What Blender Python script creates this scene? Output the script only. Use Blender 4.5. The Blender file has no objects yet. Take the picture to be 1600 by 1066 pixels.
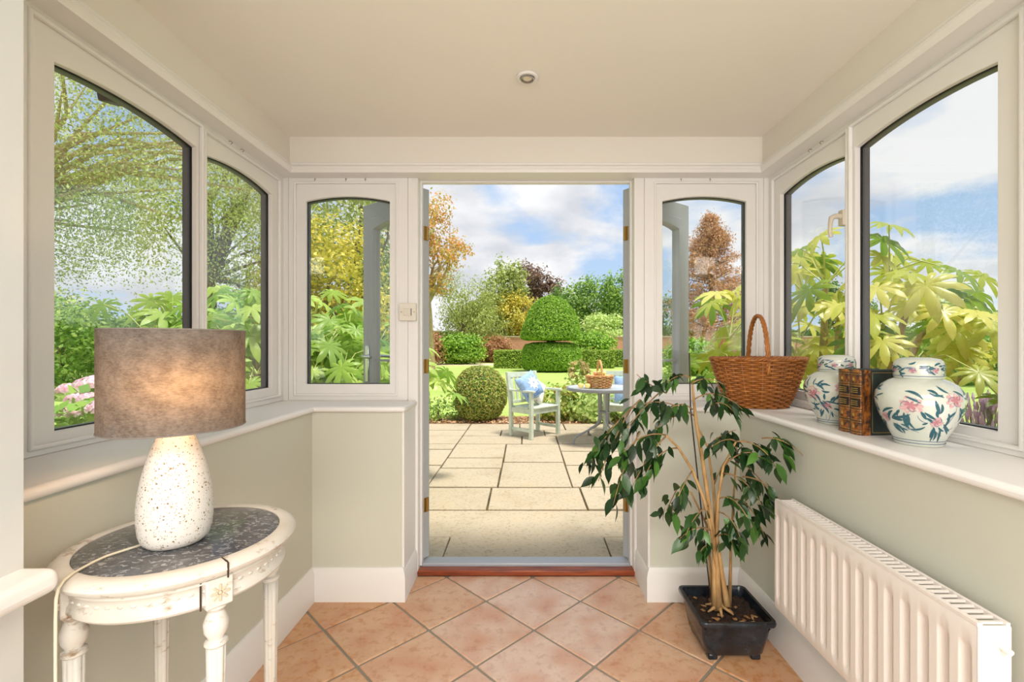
import bpy, math, random
import numpy as np
from mathutils import Vector, Matrix

scene = bpy.context.scene
col = scene.collection
R = math.radians
PI = math.pi

# ------------------------------------------------------------------ camera
F, PX, PY, CAMZ = 722.0, 822.0, 540.0, 1.2       # focal length and principal point in photo pixels, eye height
cam_d = bpy.data.cameras.new('camera')
cam = bpy.data.objects.new('camera', cam_d)
col.objects.link(cam)
cam.location = (0, 0, CAMZ)
cam.rotation_euler = (R(90), 0, 0)
cam_d.sensor_width = 36
cam_d.lens = F / 1600 * 36
cam_d.shift_x = -(PX - 800) / 1600
cam_d.shift_y = (PY - 533) / 1600
cam_d.clip_start = 0.02
cam_d.clip_end = 2000
scene.camera = cam

# ------------------------------------------------------------------ view
scene.view_settings.view_transform = 'Standard'
scene.view_settings.look = 'None'
scene.view_settings.gamma = 1
scene.view_settings.exposure = 0.66
scene.view_settings.use_curve_mapping = False

# ------------------------------------------------------------------ world: broken cloud over pale blue
SKY_STRENGTH = 0.68
w = bpy.data.worlds.new('sky')
scene.world = w
w.use_nodes = True
nt = w.node_tree
nt.nodes.clear()
def wn(t, **k):
    n = nt.nodes.new(t)
    for a, b in k.items():
        setattr(n, a, b)
    return n
tc = wn('ShaderNodeTexCoord')
sep = wn('ShaderNodeSeparateXYZ')
nt.links.new(tc.outputs['Generated'], sep.inputs[0])
mx = wn('ShaderNodeMath', operation='MAXIMUM')
nt.links.new(sep.outputs['Z'], mx.inputs[0]); mx.inputs[1].default_value = 0.0
ad = wn('ShaderNodeMath', operation='ADD')
nt.links.new(mx.outputs[0], ad.inputs[0]); ad.inputs[1].default_value = 0.32
dx = wn('ShaderNodeMath', operation='DIVIDE'); nt.links.new(sep.outputs['X'], dx.inputs[0]); nt.links.new(ad.outputs[0], dx.inputs[1])
dy = wn('ShaderNodeMath', operation='DIVIDE'); nt.links.new(sep.outputs['Y'], dy.inputs[0]); nt.links.new(ad.outputs[0], dy.inputs[1])
cmb = wn('ShaderNodeCombineXYZ')
nt.links.new(dx.outputs[0], cmb.inputs[0]); nt.links.new(dy.outputs[0], cmb.inputs[1])
cmb.inputs[2].default_value = 3.7
n1 = wn('ShaderNodeTexNoise'); n1.inputs['Scale'].default_value = 1.55; n1.inputs['Detail'].default_value = 9; n1.inputs['Roughness'].default_value = 0.52
n1.inputs['Distortion'].default_value = 0.25
nt.links.new(cmb.outputs[0], n1.inputs['Vector'])
r1 = wn('ShaderNodeValToRGB')
r1.color_ramp.elements[0].position = 0.43; r1.color_ramp.elements[0].color = (0, 0, 0, 1)
r1.color_ramp.elements[1].position = 0.52; r1.color_ramp.elements[1].color = (1, 1, 1, 1)
nt.links.new(n1.outputs['Fac'], r1.inputs[0])
n2 = wn('ShaderNodeTexNoise'); n2.inputs['Scale'].default_value = 2.6; n2.inputs['Detail'].default_value = 6
nt.links.new(cmb.outputs[0], n2.inputs['Vector'])
r2 = wn('ShaderNodeValToRGB')
r2.color_ramp.elements[0].position = 0.36; r2.color_ramp.elements[0].color = (0.66, 0.68, 0.73, 1)
r2.color_ramp.elements[1].position = 0.54; r2.color_ramp.elements[1].color = (0.93, 0.935, 0.95, 1)
nt.links.new(n2.outputs['Fac'], r2.inputs[0])
rb = wn('ShaderNodeValToRGB')
rb.color_ramp.elements[0].position = 0.0; rb.color_ramp.elements[0].color = (0.56, 0.72, 0.92, 1)
rb.color_ramp.elements[1].position = 0.6; rb.color_ramp.elements[1].color = (0.26, 0.46, 0.82, 1)
nt.links.new(mx.outputs[0], rb.inputs[0])
mixw = wn('ShaderNodeMix', data_type='RGBA')
nt.links.new(r1.outputs[0], mixw.inputs['Factor'])
nt.links.new(rb.outputs[0], mixw.inputs[6]); nt.links.new(r2.outputs[0], mixw.inputs[7])
bg = wn('ShaderNodeBackground'); bg.inputs['Strength'].default_value = SKY_STRENGTH
nt.links.new(mixw.outputs[2], bg.inputs['Color'])
wo = wn('ShaderNodeOutputWorld'); nt.links.new(bg.outputs[0], wo.inputs[0])

# ------------------------------------------------------------------ sun behind thin cloud, over the house
sd = bpy.data.lights.new('sun', 'SUN')
sd.energy = 2.9; sd.angle = R(12); sd.color = (1.0, 0.95, 0.86)
so = bpy.data.objects.new('sun', sd); col.objects.link(so)
so.location = (3, -4, 12)
so.rotation_euler = Vector((-0.25, 0.20, -1.0)).to_track_quat('-Z', 'Y').to_euler()

# added fill lights in the unseen hall behind the camera
def area(name, loc, size, power, colr, rot=(0, 0, 0)):
    d = bpy.data.lights.new(name, 'AREA'); d.shape = 'RECTANGLE'
    d.size, d.size_y = size; d.energy = power; d.color = colr
    o = bpy.data.objects.new(name, d); col.objects.link(o)
    o.location = loc; o.rotation_euler = rot
    return o
area('hall_fill_front', (0.15, -2.5, 1.0), (2.1, 1.7), 42, (1.0, 0.98, 0.96), (R(101), 0, 0))  # added fill facing the porch, no window is built here
area('hall_fill_top', (0.2, -1.2, 2.235), (1.6, 1.3), 52, (1.0, 0.96, 0.91), (0, 0, 0))  # added overhead fill, without any ceiling fitting

# ------------------------------------------------------------------ helpers
rng = random.Random(7)
def at(px, py, Y):
    return Vector(((px - PX) / F * Y, Y, CAMZ - (py - PY) / F * Y))

def new_mat(name):
    m = bpy.data.materials.new(name); m.use_nodes = True
    return m, m.node_tree, m.node_tree.nodes['Principled BSDF']
def rgb(r, g, b):
    f = lambda c: (c / 255 / 12.92) if c / 255 <= .04045 else ((c / 255 + .055) / 1.055) ** 2.4
    return (f(r), f(g), f(b), 1)
def plain(name, c, rough=.5, metal=0, spec=.5, bump=0, bscale=60):
    m, t, p = new_mat(name)
    p.inputs['Base Color'].default_value = c
    p.inputs['Roughness'].default_value = rough
    p.inputs['Metallic'].default_value = metal
    p.inputs['Specular IOR Level'].default_value = spec
    if bump:
        add_bump(t, p, bscale, bump)
    return m
def add_bump(t, p, scale, strength, dist=.002, detail=4):
    n = t.nodes.new('ShaderNodeTexNoise'); n.inputs['Scale'].default_value = scale; n.inputs['Detail'].default_value = detail
    c = t.nodes.new('ShaderNodeTexCoord'); t.links.new(c.outputs['Object'], n.inputs['Vector'])
    b = t.nodes.new('ShaderNodeBump'); b.inputs['Strength'].default_value = strength; b.inputs['Distance'].default_value = dist
    t.links.new(n.outputs['Fac'], b.inputs['Height']); t.links.new(b.outputs[0], p.inputs['Normal'])
def ramp(t, stops, src=None):
    r = t.nodes.new('ShaderNodeValToRGB')
    e = r.color_ramp.elements
    while len(e) < len(stops):
        e.new(.5)
    for i, (pos, c) in enumerate(stops):
        e[i].position = pos; e[i].color = c
    if src:
        t.links.new(src, r.inputs[0])
    return r
def noise(t, scale, detail=5, rough=.55, coord='Object', vec_scale=None, dist=0):
    c = t.nodes.new('ShaderNodeTexCoord')
    n = t.nodes.new('ShaderNodeTexNoise')
    n.inputs['Scale'].default_value = scale; n.inputs['Detail'].default_value = detail; n.inputs['Roughness'].default_value = rough
    n.inputs['Distortion'].default_value = dist
    if vec_scale:
        mp = t.nodes.new('ShaderNodeMapping'); mp.inputs['Scale'].default_value = vec_scale
        t.links.new(c.outputs[coord], mp.inputs[0]); t.links.new(mp.outputs[0], n.inputs['Vector'])
    else:
        t.links.new(c.outputs[coord], n.inputs['Vector'])
    return n
def mixc(t, fac, a, b, mode='MIX'):
    m = t.nodes.new('ShaderNodeMix'); m.data_type = 'RGBA'; m.blend_type = mode
    for sock, v in ((m.inputs['Factor'], fac), (m.inputs[6], a), (m.inputs[7], b)):
        if hasattr(v, 'is_linked') or hasattr(v, 'node'):
            t.links.new(v, sock)
        else:
            sock.default_value = v
    return m.outputs[2]
def noisy(name, stops, scale, rough=.6, detail=6, bump=0, bscale=None, vec_scale=None, dist=.0, bdist=.003):
    m, t, p = new_mat(name)
    n = noise(t, scale, detail, vec_scale=vec_scale, dist=dist)
    r = ramp(t, stops, n.outputs['Fac'])
    t.links.new(r.outputs[0], p.inputs['Base Color'])
    p.inputs['Roughness'].default_value = rough
    if bump:
        add_bump(t, p, bscale or scale * 4, bump, bdist)
    return m
def leafy(name, stops, rough=.5, transl=.35, per_object=False, spec=.4):
    m, t, p = new_mat(name)
    if per_object:
        i = t.nodes.new('ShaderNodeObjectInfo'); src = i.outputs['Random']
    else:
        i = t.nodes.new('ShaderNodeNewGeometry'); src = i.outputs['Random Per Island']
    r = ramp(t, stops, src)
    t.links.new(r.outputs[0], p.inputs['Base Color'])
    p.inputs['Roughness'].default_value = rough
    p.inputs['Specular IOR Level'].default_value = spec
    tr = t.nodes.new('ShaderNodeBsdfTranslucent'); t.links.new(r.outputs[0], tr.inputs[0])
    ms = t.nodes.new('ShaderNodeMixShader'); ms.inputs[0].default_value = transl
    t.links.new(p.outputs[0], ms.inputs[1]); t.links.new(tr.outputs[0], ms.inputs[2])
    t.links.new(ms.outputs[0], t.nodes['Material Output'].inputs[0])
    return m

class MB:
    """collects shapes into one mesh"""
    def __init__(s):
        s.v = []; s.f = []; s.m = []; s.cur = 0
    def add(s, vs, fs):
        o = len(s.v)
        s.v += [tuple(v) for v in vs]
        for f in fs:
            s.f.append(tuple(i + o for i in f)); s.m.append(s.cur)
        return s
    def box(s, x0, x1, y0, y1, z0, z1):
        vs = [(x, y, z) for z in (z0, z1) for y in (y0, y1) for x in (x0, x1)]
        return s.add(vs, [(0, 2, 3, 1), (4, 5, 7, 6), (0, 1, 5, 4), (2, 6, 7, 3), (0, 4, 6, 2), (1, 3, 7, 5)])
    def obox(s, c, size, rot):
        """oriented box: centre, full size, rotation matrix"""
        hx, hy, hz = [k / 2 for k in size]
        vs = [Vector(c) + rot @ Vector((x, y, z)) for z in (-hz, hz) for y in (-hy, hy) for x in (-hx, hx)]
        return s.add(vs, [(0, 2, 3, 1), (4, 5, 7, 6), (0, 1, 5, 4), (2, 6, 7, 3), (0, 4, 6, 2), (1, 3, 7, 5)])
    def prism(s, poly, z0, z1):
        n = len(poly)
        vs = [(x, y, z0) for x, y in poly] + [(x, y, z1) for x, y in poly]
        fs = [tuple(reversed(range(n))), tuple(range(n, 2 * n))]
        fs += [(i, (i + 1) % n, n + (i + 1) % n, n + i) for i in range(n)]
        return s.add(vs, fs)
    def tube(s, pts, r, n=8, closed=False, caps=True):
        pts = [Vector(p) for p in pts]
        m = len(pts)
        rs = r if isinstance(r, (list, tuple)) else [r] * m
        vs = []; up = None
        for i, p in enumerate(pts):
            a = pts[(i - 1) % m] if (closed or i > 0) else p
            b = pts[(i + 1) % m] if (closed or i < m - 1) else p
            d = (b - a)
            d = d.normalized() if d.length > 1e-9 else Vector((0, 0, 1))
            if up is None:
                up = Vector((0, 0, 1)) if abs(d.z) < .9 else Vector((1, 0, 0))
            u = (up - d * up.dot(d))
            u = u.normalized() if u.length > 1e-6 else d.orthogonal().normalized()
            up = u
            v = d.cross(u)
            for k in range(n):
                t = 2 * PI * k / n
                vs.append(p + (u * math.cos(t) + v * math.sin(t)) * rs[i])
        fs = []
        for i in range(m if closed else m - 1):
            j = (i + 1) % m
            for k in range(n):
                l = (k + 1) % n
                fs.append((i * n + k, i * n + l, j * n + l, j * n + k))
        if caps and not closed:
            fs.append(tuple(reversed(range(n)))); fs.append(tuple(range((m - 1) * n, m * n)))
        return s.add(vs, fs)
    def lathe(s, prof, c=(0, 0, 0), n=32, sx=1, sy=1, closed=False, mod=None):
        """prof: list of (radius, z)"""
        vs = []; m = len(prof)
        for r, z in prof:
            for k in range(n):
                t = 2 * PI * k / n
                q = r * (mod(t, z) if mod else 1)
                vs.append((c[0] + q * math.cos(t) * sx, c[1] + q * math.sin(t) * sy, c[2] + z))
        fs = []
        for i in range(m if closed else m - 1):
            j = (i + 1) % m
            for k in range(n):
                l = (k + 1) % n
                fs.append((i * n + k, i * n + l, j * n + l, j * n + k))
        if not closed:
            if prof[0][0] > 1e-6: fs.append(tuple(reversed(range(n))))
            if prof[-1][0] > 1e-6: fs.append(tuple(range((m - 1) * n, m * n)))
        return s.add(vs, fs)
    def sphere(s, c, r, n=12, m=8):
        rr = r if isinstance(r, (tuple, list)) else (r, r, r)
        vs = []; fs = []
        for i in range(m + 1):
            a = PI * i / m
            for k in range(n):
                t = 2 * PI * k / n
                vs.append((c[0] + rr[0] * math.sin(a) * math.cos(t), c[1] + rr[1] * math.sin(a) * math.sin(t), c[2] - rr[2] * math.cos(a)))
        for i in range(m):
            for k in range(n):
                l = (k + 1) % n
                fs.append((i * n + k, i * n + l, (i + 1) * n + l, (i + 1) * n + k))
        return s.add(vs, fs)
    def build(s, name, mats, parent=None, smooth=False, bevel=0, seg=2, loc=None, rot=None):
        me = bpy.data.meshes.new(name)
        me.from_pydata(s.v, [], s.f)
        if not isinstance(mats, (list, tuple)): mats = [mats]
        for m in mats: me.materials.append(m)
        if len(mats) > 1:
            me.polygons.foreach_set('material_index', s.m)
        if smooth:
            me.polygons.foreach_set('use_smooth', [True] * len(me.polygons))
            if smooth != 'all':
                me.set_sharp_from_angle(angle=R(40))
        me.update()
        o = bpy.data.objects.new(name, me); col.objects.link(o)
        if parent: o.parent = parent
        if loc is not None: o.location = loc
        if rot is not None: o.rotation_euler = rot
        if bevel:
            b = o.modifiers.new('bevel', 'BEVEL'); b.width = bevel; b.segments = seg; b.limit_method = 'ANGLE'; b.angle_limit = R(40)
            if not smooth:
                me.polygons.foreach_set('use_smooth', [True] * len(me.polygons))
                me.set_sharp_from_angle(angle=R(40))
                b.harden_normals = False
        return o

def tag(o, label, cat=None, group=None, kind=None):
    o['label'] = label
    if cat: o['category'] = cat
    if group: o['group'] = group
    if kind: o['kind'] = kind
    return o
def empty(name, loc=(0, 0, 0), rz=0):
    o = bpy.data.objects.new(name, None); col.objects.link(o)
    o.location = loc; o.rotation_euler = (0, 0, rz); o.empty_display_size = .1
    return o
def inst(src, name, parent, loc, rot, scale):
    o = src.copy(); o.name = name; col.objects.link(o)
    o.parent = parent; o.location = loc; o.rotation_euler = rot
    o.scale = scale if isinstance(scale, (tuple, list, Vector)) else (scale,) * 3
    return o
def fast_mesh(name, verts, quads, mat, parent=None, smooth=False, mats_idx=None):
    """numpy verts (n,3), faces (m,k)"""
    me = bpy.data.meshes.new(name)
    nv, nf, k = len(verts), len(quads), quads.shape[1]
    me.vertices.add(nv); me.vertices.foreach_set('co', np.ascontiguousarray(verts, dtype=np.float32).ravel())
    me.loops.add(nf * k); me.loops.foreach_set('vertex_index', np.ascontiguousarray(quads, dtype=np.int32).ravel())
    me.polygons.add(nf); me.polygons.foreach_set('loop_start', np.arange(0, nf * k, k, dtype=np.int32))
    for m in (mat if isinstance(mat, (list, tuple)) else [mat]): me.materials.append(m)
    if smooth: me.polygons.foreach_set('use_smooth', np.ones(nf, dtype=bool))
    me.update(calc_edges=True); me.validate()
    o = bpy.data.objects.new(name, me); col.objects.link(o)
    if parent: o.parent = parent
    return o

# ------------------------------------------------------------------ materials
WHITE = plain('white_paint', rgb(236, 233, 230), .38, bump=.08, bscale=30)
WHITE_WALL = plain('warm_white_wall_paint', rgb(232, 226, 217), .75, spec=.2, bump=.1, bscale=90)
CEIL = plain('ceiling_paint', rgb(244, 238, 229), .85, spec=.1, bump=.08, bscale=60)
SAGE = plain('sage_wall_paint', rgb(208, 208, 194), .7, spec=.2, bump=.1, bscale=90)
HALLW = plain('hall_wall_paint', rgb(208, 209, 206), .75, spec=.2)
ANTH = plain('anthracite_frame', rgb(72, 76, 82), .45)
GASKET = plain('black_gasket', rgb(22, 22, 24), .5)
DOORGREY = plain('grey_door_paint', rgb(172, 174, 176), .42, bump=.1, bscale=40)
BRASS = plain('brass', rgb(190, 150, 80), .3, 1)
CHROME = plain('chrome', rgb(205, 205, 208), .18, 1)
STEEL = plain('brushed_metal', rgb(176, 180, 184), .35, 1)

def glass_mat():
    m = bpy.data.materials.new('window_glass'); m.use_nodes = True
    t = m.node_tree; t.nodes.clear()
    tr = t.nodes.new('ShaderNodeBsdfTransparent'); tr.inputs[0].default_value = (.97, .98, .975, 1)
    gl = t.nodes.new('ShaderNodeBsdfGlossy'); gl.inputs['Roughness'].default_value = 0.004
    lw = t.nodes.new('ShaderNodeLayerWeight'); lw.inputs['Blend'].default_value = .5
    pw = t.nodes.new('ShaderNodeMath'); pw.operation = 'POWER'; t.links.new(lw.outputs['Facing'], pw.inputs[0]); pw.inputs[1].default_value = 4.0
    fr = t.nodes.new('ShaderNodeMath'); fr.operation = 'MULTIPLY_ADD'; t.links.new(pw.outputs[0], fr.inputs[0]); fr.inputs[1].default_value = .92; fr.inputs[2].default_value = .045
    mx_ = t.nodes.new('ShaderNodeMixShader')
    t.links.new(fr.outputs[0], mx_.inputs[0]); t.links.new(tr.outputs[0], mx_.inputs[1]); t.links.new(gl.outputs[0], mx_.inputs[2])
    o = t.nodes.new('ShaderNodeOutputMaterial'); t.links.new(mx_.outputs[0], o.inputs[0])
    return m
GLASS = glass_mat()

def tile_mat():
    m, t, p = new_mat('terracotta_tile')
    oi = t.nodes.new('ShaderNodeObjectInfo')
    geo = t.nodes.new('ShaderNodeNewGeometry')
    n1 = t.nodes.new('ShaderNodeTexNoise'); n1.inputs['Scale'].default_value = 6.5; n1.inputs['Detail'].default_value = 8; n1.inputs['Roughness'].default_value = .62
    t.links.new(geo.outputs['Position'], n1.inputs['Vector'])
    n2 = t.nodes.new('ShaderNodeTexNoise'); n2.inputs['Scale'].default_value = 26; n2.inputs['Detail'].default_value = 8; n2.inputs['Roughness'].default_value = .7
    t.links.new(geo.outputs['Position'], n2.inputs['Vector'])
    r1 = ramp(t, [(.46, (0, 0, 0, 1)), (.66, (1, 1, 1, 1))], n1.outputs['Fac'])
    c1 = mixc(t, r1.outputs[0], oi.outputs['Color'], rgb(190, 108, 58))
    c1 = mixc(t, .85, oi.outputs['Color'], c1)
    r2 = ramp(t, [(.36, rgb(176, 104, 62)), (.5, rgb(222, 190, 162)), (.75, rgb(238, 220, 202))], n2.outputs['Fac'])
    c2 = mixc(t, .36, c1, r2.outputs[0])
    t.links.new(c2, p.inputs['Base Color'])
    p.inputs['Roughness'].default_value = .42
    rr = ramp(t, [(.3, (.32, .32, .32, 1)), (.7, (.55, .55, .55, 1))], n2.outputs['Fac'])
    t.links.new(rr.outputs[0], p.inputs['Roughness'])
    b = t.nodes.new('ShaderNodeBump'); b.inputs['Strength'].default_value = .35; b.inputs['Distance'].default_value = .004
    t.links.new(n2.outputs['Fac'], b.inputs['Height']); t.links.new(b.outputs[0], p.inputs['Normal'])
    return m
TILE = tile_mat()
GROUT = plain('grey_grout', rgb(150, 142, 128), .9)

# ================================================================== STRUCTURE
XW, XS, XF = 1.008, 0.988, 1.26        # low wall face, sill nose, window frame face (half widths)
YP, YF = 2.177, 2.40                   # pier face, door and window frame face
SZ, SB = 0.914, 0.887                  # sill top and underside
CZ = 2.254                             # ceiling
YN = 0.80                              # end of the house wall
YB = -2.6                              # back of the hall

# ---- floor with diagonal tiles
fl = MB().box(-2.3, 2.3, YB - .1, 2.52, -.12, -.005).build('floor', GROUT)
tag(fl, 'grey grout bed of the diagonal terracotta tile floor', 'floor', kind='structure')
D = 0.444; TX, TY = 0.034, 1.951
def clip(poly, f):
    out = []
    for i in range(len(poly)):
        a, b = poly[i], poly[(i + 1) % len(poly)]
        fa, fb = f(a), f(b)
        if fa >= 0: out.append(a)
        if (fa >= 0) != (fb >= 0):
            k = fa / (fa - fb); out.append((a[0] + (b[0] - a[0]) * k, a[1] + (b[1] - a[1]) * k))
    return out
full = None
for i in range(-8, 9):
    for j in range(-9, 4):
        if (i + j) % 2 == 0: continue
        cx, cy = TX + i * D / 2, TY + j * D / 2
        h = D / 2 - .0075
        poly = [(cx - h, cy), (cx, cy - h), (cx + h, cy), (cx, cy + h)]
        o_poly = poly
        for f in (lambda p: p[0] + XW - .001, lambda p: XW - .001 - p[0], lambda p: 2.405 - p[1], lambda p: p[1] - .1):
            poly = clip(poly, f) if poly else []
        if len(poly) < 3: continue
        ar = abs(sum(a[0] * b[1] - b[0] * a[1] for a, b in zip(poly, poly[1:] + poly[:1]))) / 2
        if ar < .0012: continue
        whole = poly == o_poly
        if whole and full:
            o = full.copy(); col.objects.link(o)
        else:
            mb = MB().prism([(x - cx, y - cy) for x, y in poly], -.014, 0)
            o = mb.build('floor_tile', TILE, bevel=.004, seg=2)
            if whole: full = o
        o.parent = fl
        o.location = (cx, cy, rng.uniform(-.0008, .0008))
        k = min(1, max(0, abs(cx - .05) / .75)) ** 1.2          # paler middle: wear, with light painted into the tile colour
        k = min(1, max(0, k + rng.uniform(-.16, .16)))
        a, b = rgb(222, 196, 182), rgb(202, 144, 84)
        o.color = tuple(a[q] * (1 - k) + b[q] * k for q in range(3)) + (1,)

# ---- ceiling, fascia, cornice, roof
ce = MB().box(-XF + .066, XF - .066, .1, YF - .066, CZ, CZ + .05).build('ceiling', CEIL)
tag(ce, 'smooth warm white porch ceiling', 'ceiling', kind='structure')
for nm, bx_ in (('wall_upper_left', (-XF - .1, -XF + .066, YN, YF + .1, 2.085, CZ + .05)),
                ('wall_upper_right', (XF - .066, XF + .1, YN, YF + .1, 2.085, CZ + .05)),
                ('wall_upper_back', (-XF + .066, XF - .066, YF - .066, YF + .1, 2.085, CZ + .05))):
    o = MB().box(*bx_).build(nm, WHITE_WALL)
    tag(o, 'plain white fascia above the ' + {'left': 'windows over the round table', 'right': 'windows over the ginger jars', 'back': 'garden door'}[nm.split('_')[2]], 'wall', kind='structure')
rf = MB().box(-1.5, 1.5, YN, 2.62, CZ + .05, CZ + .2).build('porch_roof', ANTH)
tag(rf, 'flat roof slab over the porch', 'roof', kind='structure')
# cornice moulding: stepped profile swept round three sides
def cornice(name, path, label, prof, mat=WHITE):
    mb = MB()
    n = len(path); m = len(prof)
    vs = []
    for i, (p, nrm) in enumerate(path):
        for d, z in prof:
            vs.append((p[0] + nrm[0] * d, p[1] + nrm[1] * d, z))
    fs = []
    for i in range(n - 1):
        for k in range(m):
            l = (k + 1) % m
            fs.append((i * m + k, (i + 1) * m + k, (i + 1) * m + l, i * m + l))
    fs.append(tuple(range(m))); fs.append(tuple(reversed(range((n - 1) * m, n * m))))
    mb.add(vs, fs)
    o = mb.build(name, mat, smooth=True)
    import bmesh
    bm = bmesh.new(); bm.from_mesh(o.data); bmesh.ops.recalc_face_normals(bm, faces=bm.faces); bm.to_mesh(o.data); bm.free()
    return tag(o, label, 'moulding', kind='structure')
xi, yi = XF - .066, YF - .066
cprof = [(-.07, 2.070), (.012, 2.070), (.016, 2.082), (.022, 2.088), (.022, 2.098), (.014, 2.106), (.008, 2.110), (.008, 2.120), (0, 2.124), (-.01, 2.124)]
cornice('trim_1', [((-xi, YN), (1, 0)), ((-xi, yi), (1, -1)), ((xi, yi), (-1, -1)), ((xi, YN), (-1, 0))], 'white stepped cornice moulding above the windows and door', cprof)

# ---- low walls, piers
for s, nm in ((-1, 'left'), (1, 'right')):
    o = MB().box(min(s * XW, s * 1.37), max(s * XW, s * 1.37), YN, YP, 0, SB).build('wall_' + nm, SAGE)
    tag(o, 'low sage green wall ' + ('behind the round table' if s < 0 else 'carrying the radiator'), 'wall', kind='structure')
    a, b = sorted((s * .585, s * 1.37))
    o = MB().box(a, b, YP, YF + .09, 0, SB).build('wall_back_' + nm, SAGE)
    tag(o, 'low sage pier beside the garden door on the ' + ('side of the round table' if s < 0 else 'side of the potted fig'), 'wall', kind='structure')
    # white corner bead of the pier facing the door
    a, b = sorted((s * .575, s * .5855))
    o = MB().box(a, b, YP + .004, YF, .1, SB).build('trim_%d' % (2 if s < 0 else 3), WHITE)
    tag(o, 'white painted door side face of the pier on the ' + ('side of the round table' if s < 0 else 'side of the potted fig'), 'trim', kind='structure')
    # sill: one L-shaped board with rounded nose
    L = [(s * (XF + .05), YN), (s * XS, YN), (s * XS, 2.155), (s * .566, 2.155), (s * .566, YF), (s * .6147, YF), (s * .6147, YF + .05), (s * (XF + .05), YF + .05)]
    if s > 0: L = L[::-1]
    o = MB().prism(L[::-1] if s < 0 else L[::-1], SB, SZ).build('trim_%d' % (4 if s < 0 else 5), WHITE, bevel=.012, seg=4)
    tag(o, 'white painted window sill board with rounded nose, ' + ('above the round table' if s < 0 else 'holding the jars and basket'), 'window sill', kind='structure')
    # skirting with moulded top
    sk = [(-.004, 0), (.02, 0), (.02, .118), (.017, .124), (.017, .132), (.011, .144), (.006, .156), (-.004, .158)]
    e = .585
    cornice('baseboard_' + nm, [((s * XW, YN), (-s, 0)), ((s * XW, YP), (-s, -1)), ((s * e, YP), (-s, -1)), ((s * e, YF), (-s, 0))],
            'tall white moulded skirting board ' + ('behind the round table' if s < 0 else 'behind the radiator and potted fig'), sk)

# ---- near house walls and hall behind the camera
o = MB().box(-1.45, -.87, YB, YN, 0, CZ + .02).build('wall_near_left', HALLW)
tag(o, 'pale grey house wall end at the porch entrance', 'wall', kind='structure')
o = MB().box(1.30, 1.60, YB, YN - .001, 0, CZ + .02).build('wall_near_right', HALLW)
tag(o, 'hall wall behind the camera beside the radiator end', 'wall', kind='structure')
o = MB().box(-1.45, 1.6, YB - .15, YB, 0, CZ + .02).build('wall_near', HALLW)
tag(o, 'far hall wall behind the camera', 'wall', kind='structure')
o = MB().box(-1.45, 1.6, YB - .15, .1, CZ + .02, CZ + .1).build('ceiling_hall', CEIL)
tag(o, 'hall ceiling behind the camera', 'ceiling', kind='structure')
for s in (-1, 1):
    a, b = sorted((s * (1.45 if s < 0 else 1.0), s * 7))
    if s > 0: a = 1.6
    o = MB().box(a, b, .35, YN - .002, -.3, 3.3).build('house_wall', noisy('brick_house_%d' % s, [(.3, rgb(150, 88, 66)), (.7, rgb(180, 112, 84))], 6, .9))
    tag(o, 'brick outer wall of the house ' + ('beyond the round table windows' if s < 0 else 'beyond the ginger jar windows'), 'wall', kind='structure')
o = MB().box(-1.45, 1.6, .3, YN - .004, CZ + .2, 3.3).build('house_wall', noisy('brick_house', [(.3, rgb(150, 88, 66)), (.7, rgb(180, 112, 84))], 6, .9))
tag(o, 'brick outer wall of the house above the porch roof', 'wall', kind='structure')
# small sill on the house wall
o = MB().box(-.90, -.812, -.6, .812, .772, .815).build('trim_6', WHITE, bevel=.018, seg=5)
tag(o, 'white round nosed sill end on the pale house wall', 'window sill', kind='structure')

# ---- windows
def arch_pts(u0, u1, vs, rise, n=14):
    return [(u1 + (u0 - u1) * k / n, vs + rise * (1 - (2 * k / n - 1) ** 2)) for k in range(n + 1)]
def ring(mb, outer, inner, d0, d1, mp):
    """outer rect (u0,u1,v0,v1), inner (u0,u1,v0,vside,rise)"""
    u0, u1, v0, v1 = outer
    iu0, iu1, iv0, ivs, rise = inner
    n = 14 if rise else 1
    ip = [(iu0, iv0), (iu1, iv0)] + (arch_pts(iu0, iu1, ivs, rise, n) if rise else [(iu1, ivs), (iu0, ivs)])
    m = len(ip) - 2
    op = [(u0, v0), (u1, v0)] + [(u1 + (u0 - u1) * k / (m - 1), v1) for k in range(m)]
    N = len(ip)
    vs = [mp(u, v, d0) for u, v in op] + [mp(u, v, d0) for u, v in ip] + [mp(u, v, d1) for u, v in op] + [mp(u, v, d1) for u, v in ip]
    fs = []
    for i in range(N):
        j = (i + 1) % N
        fs.append((i, j, N + j, N + i)); fs.append((2 * N + i, 3 * N + i, 3 * N + j, 2 * N + j))
        fs.append((N + i, N + j, 3 * N + j, 3 * N + i)); fs.append((i, 2 * N + i, 2 * N + j, j))
    mb.add(vs, fs)
def fixn(o):
    import bmesh
    bm = bmesh.new(); bm.from_mesh(o.data); bmesh.ops.recalc_face_normals(bm, faces=bm.faces); bm.to_mesh(o.data); bm.free()
    return o
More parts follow.
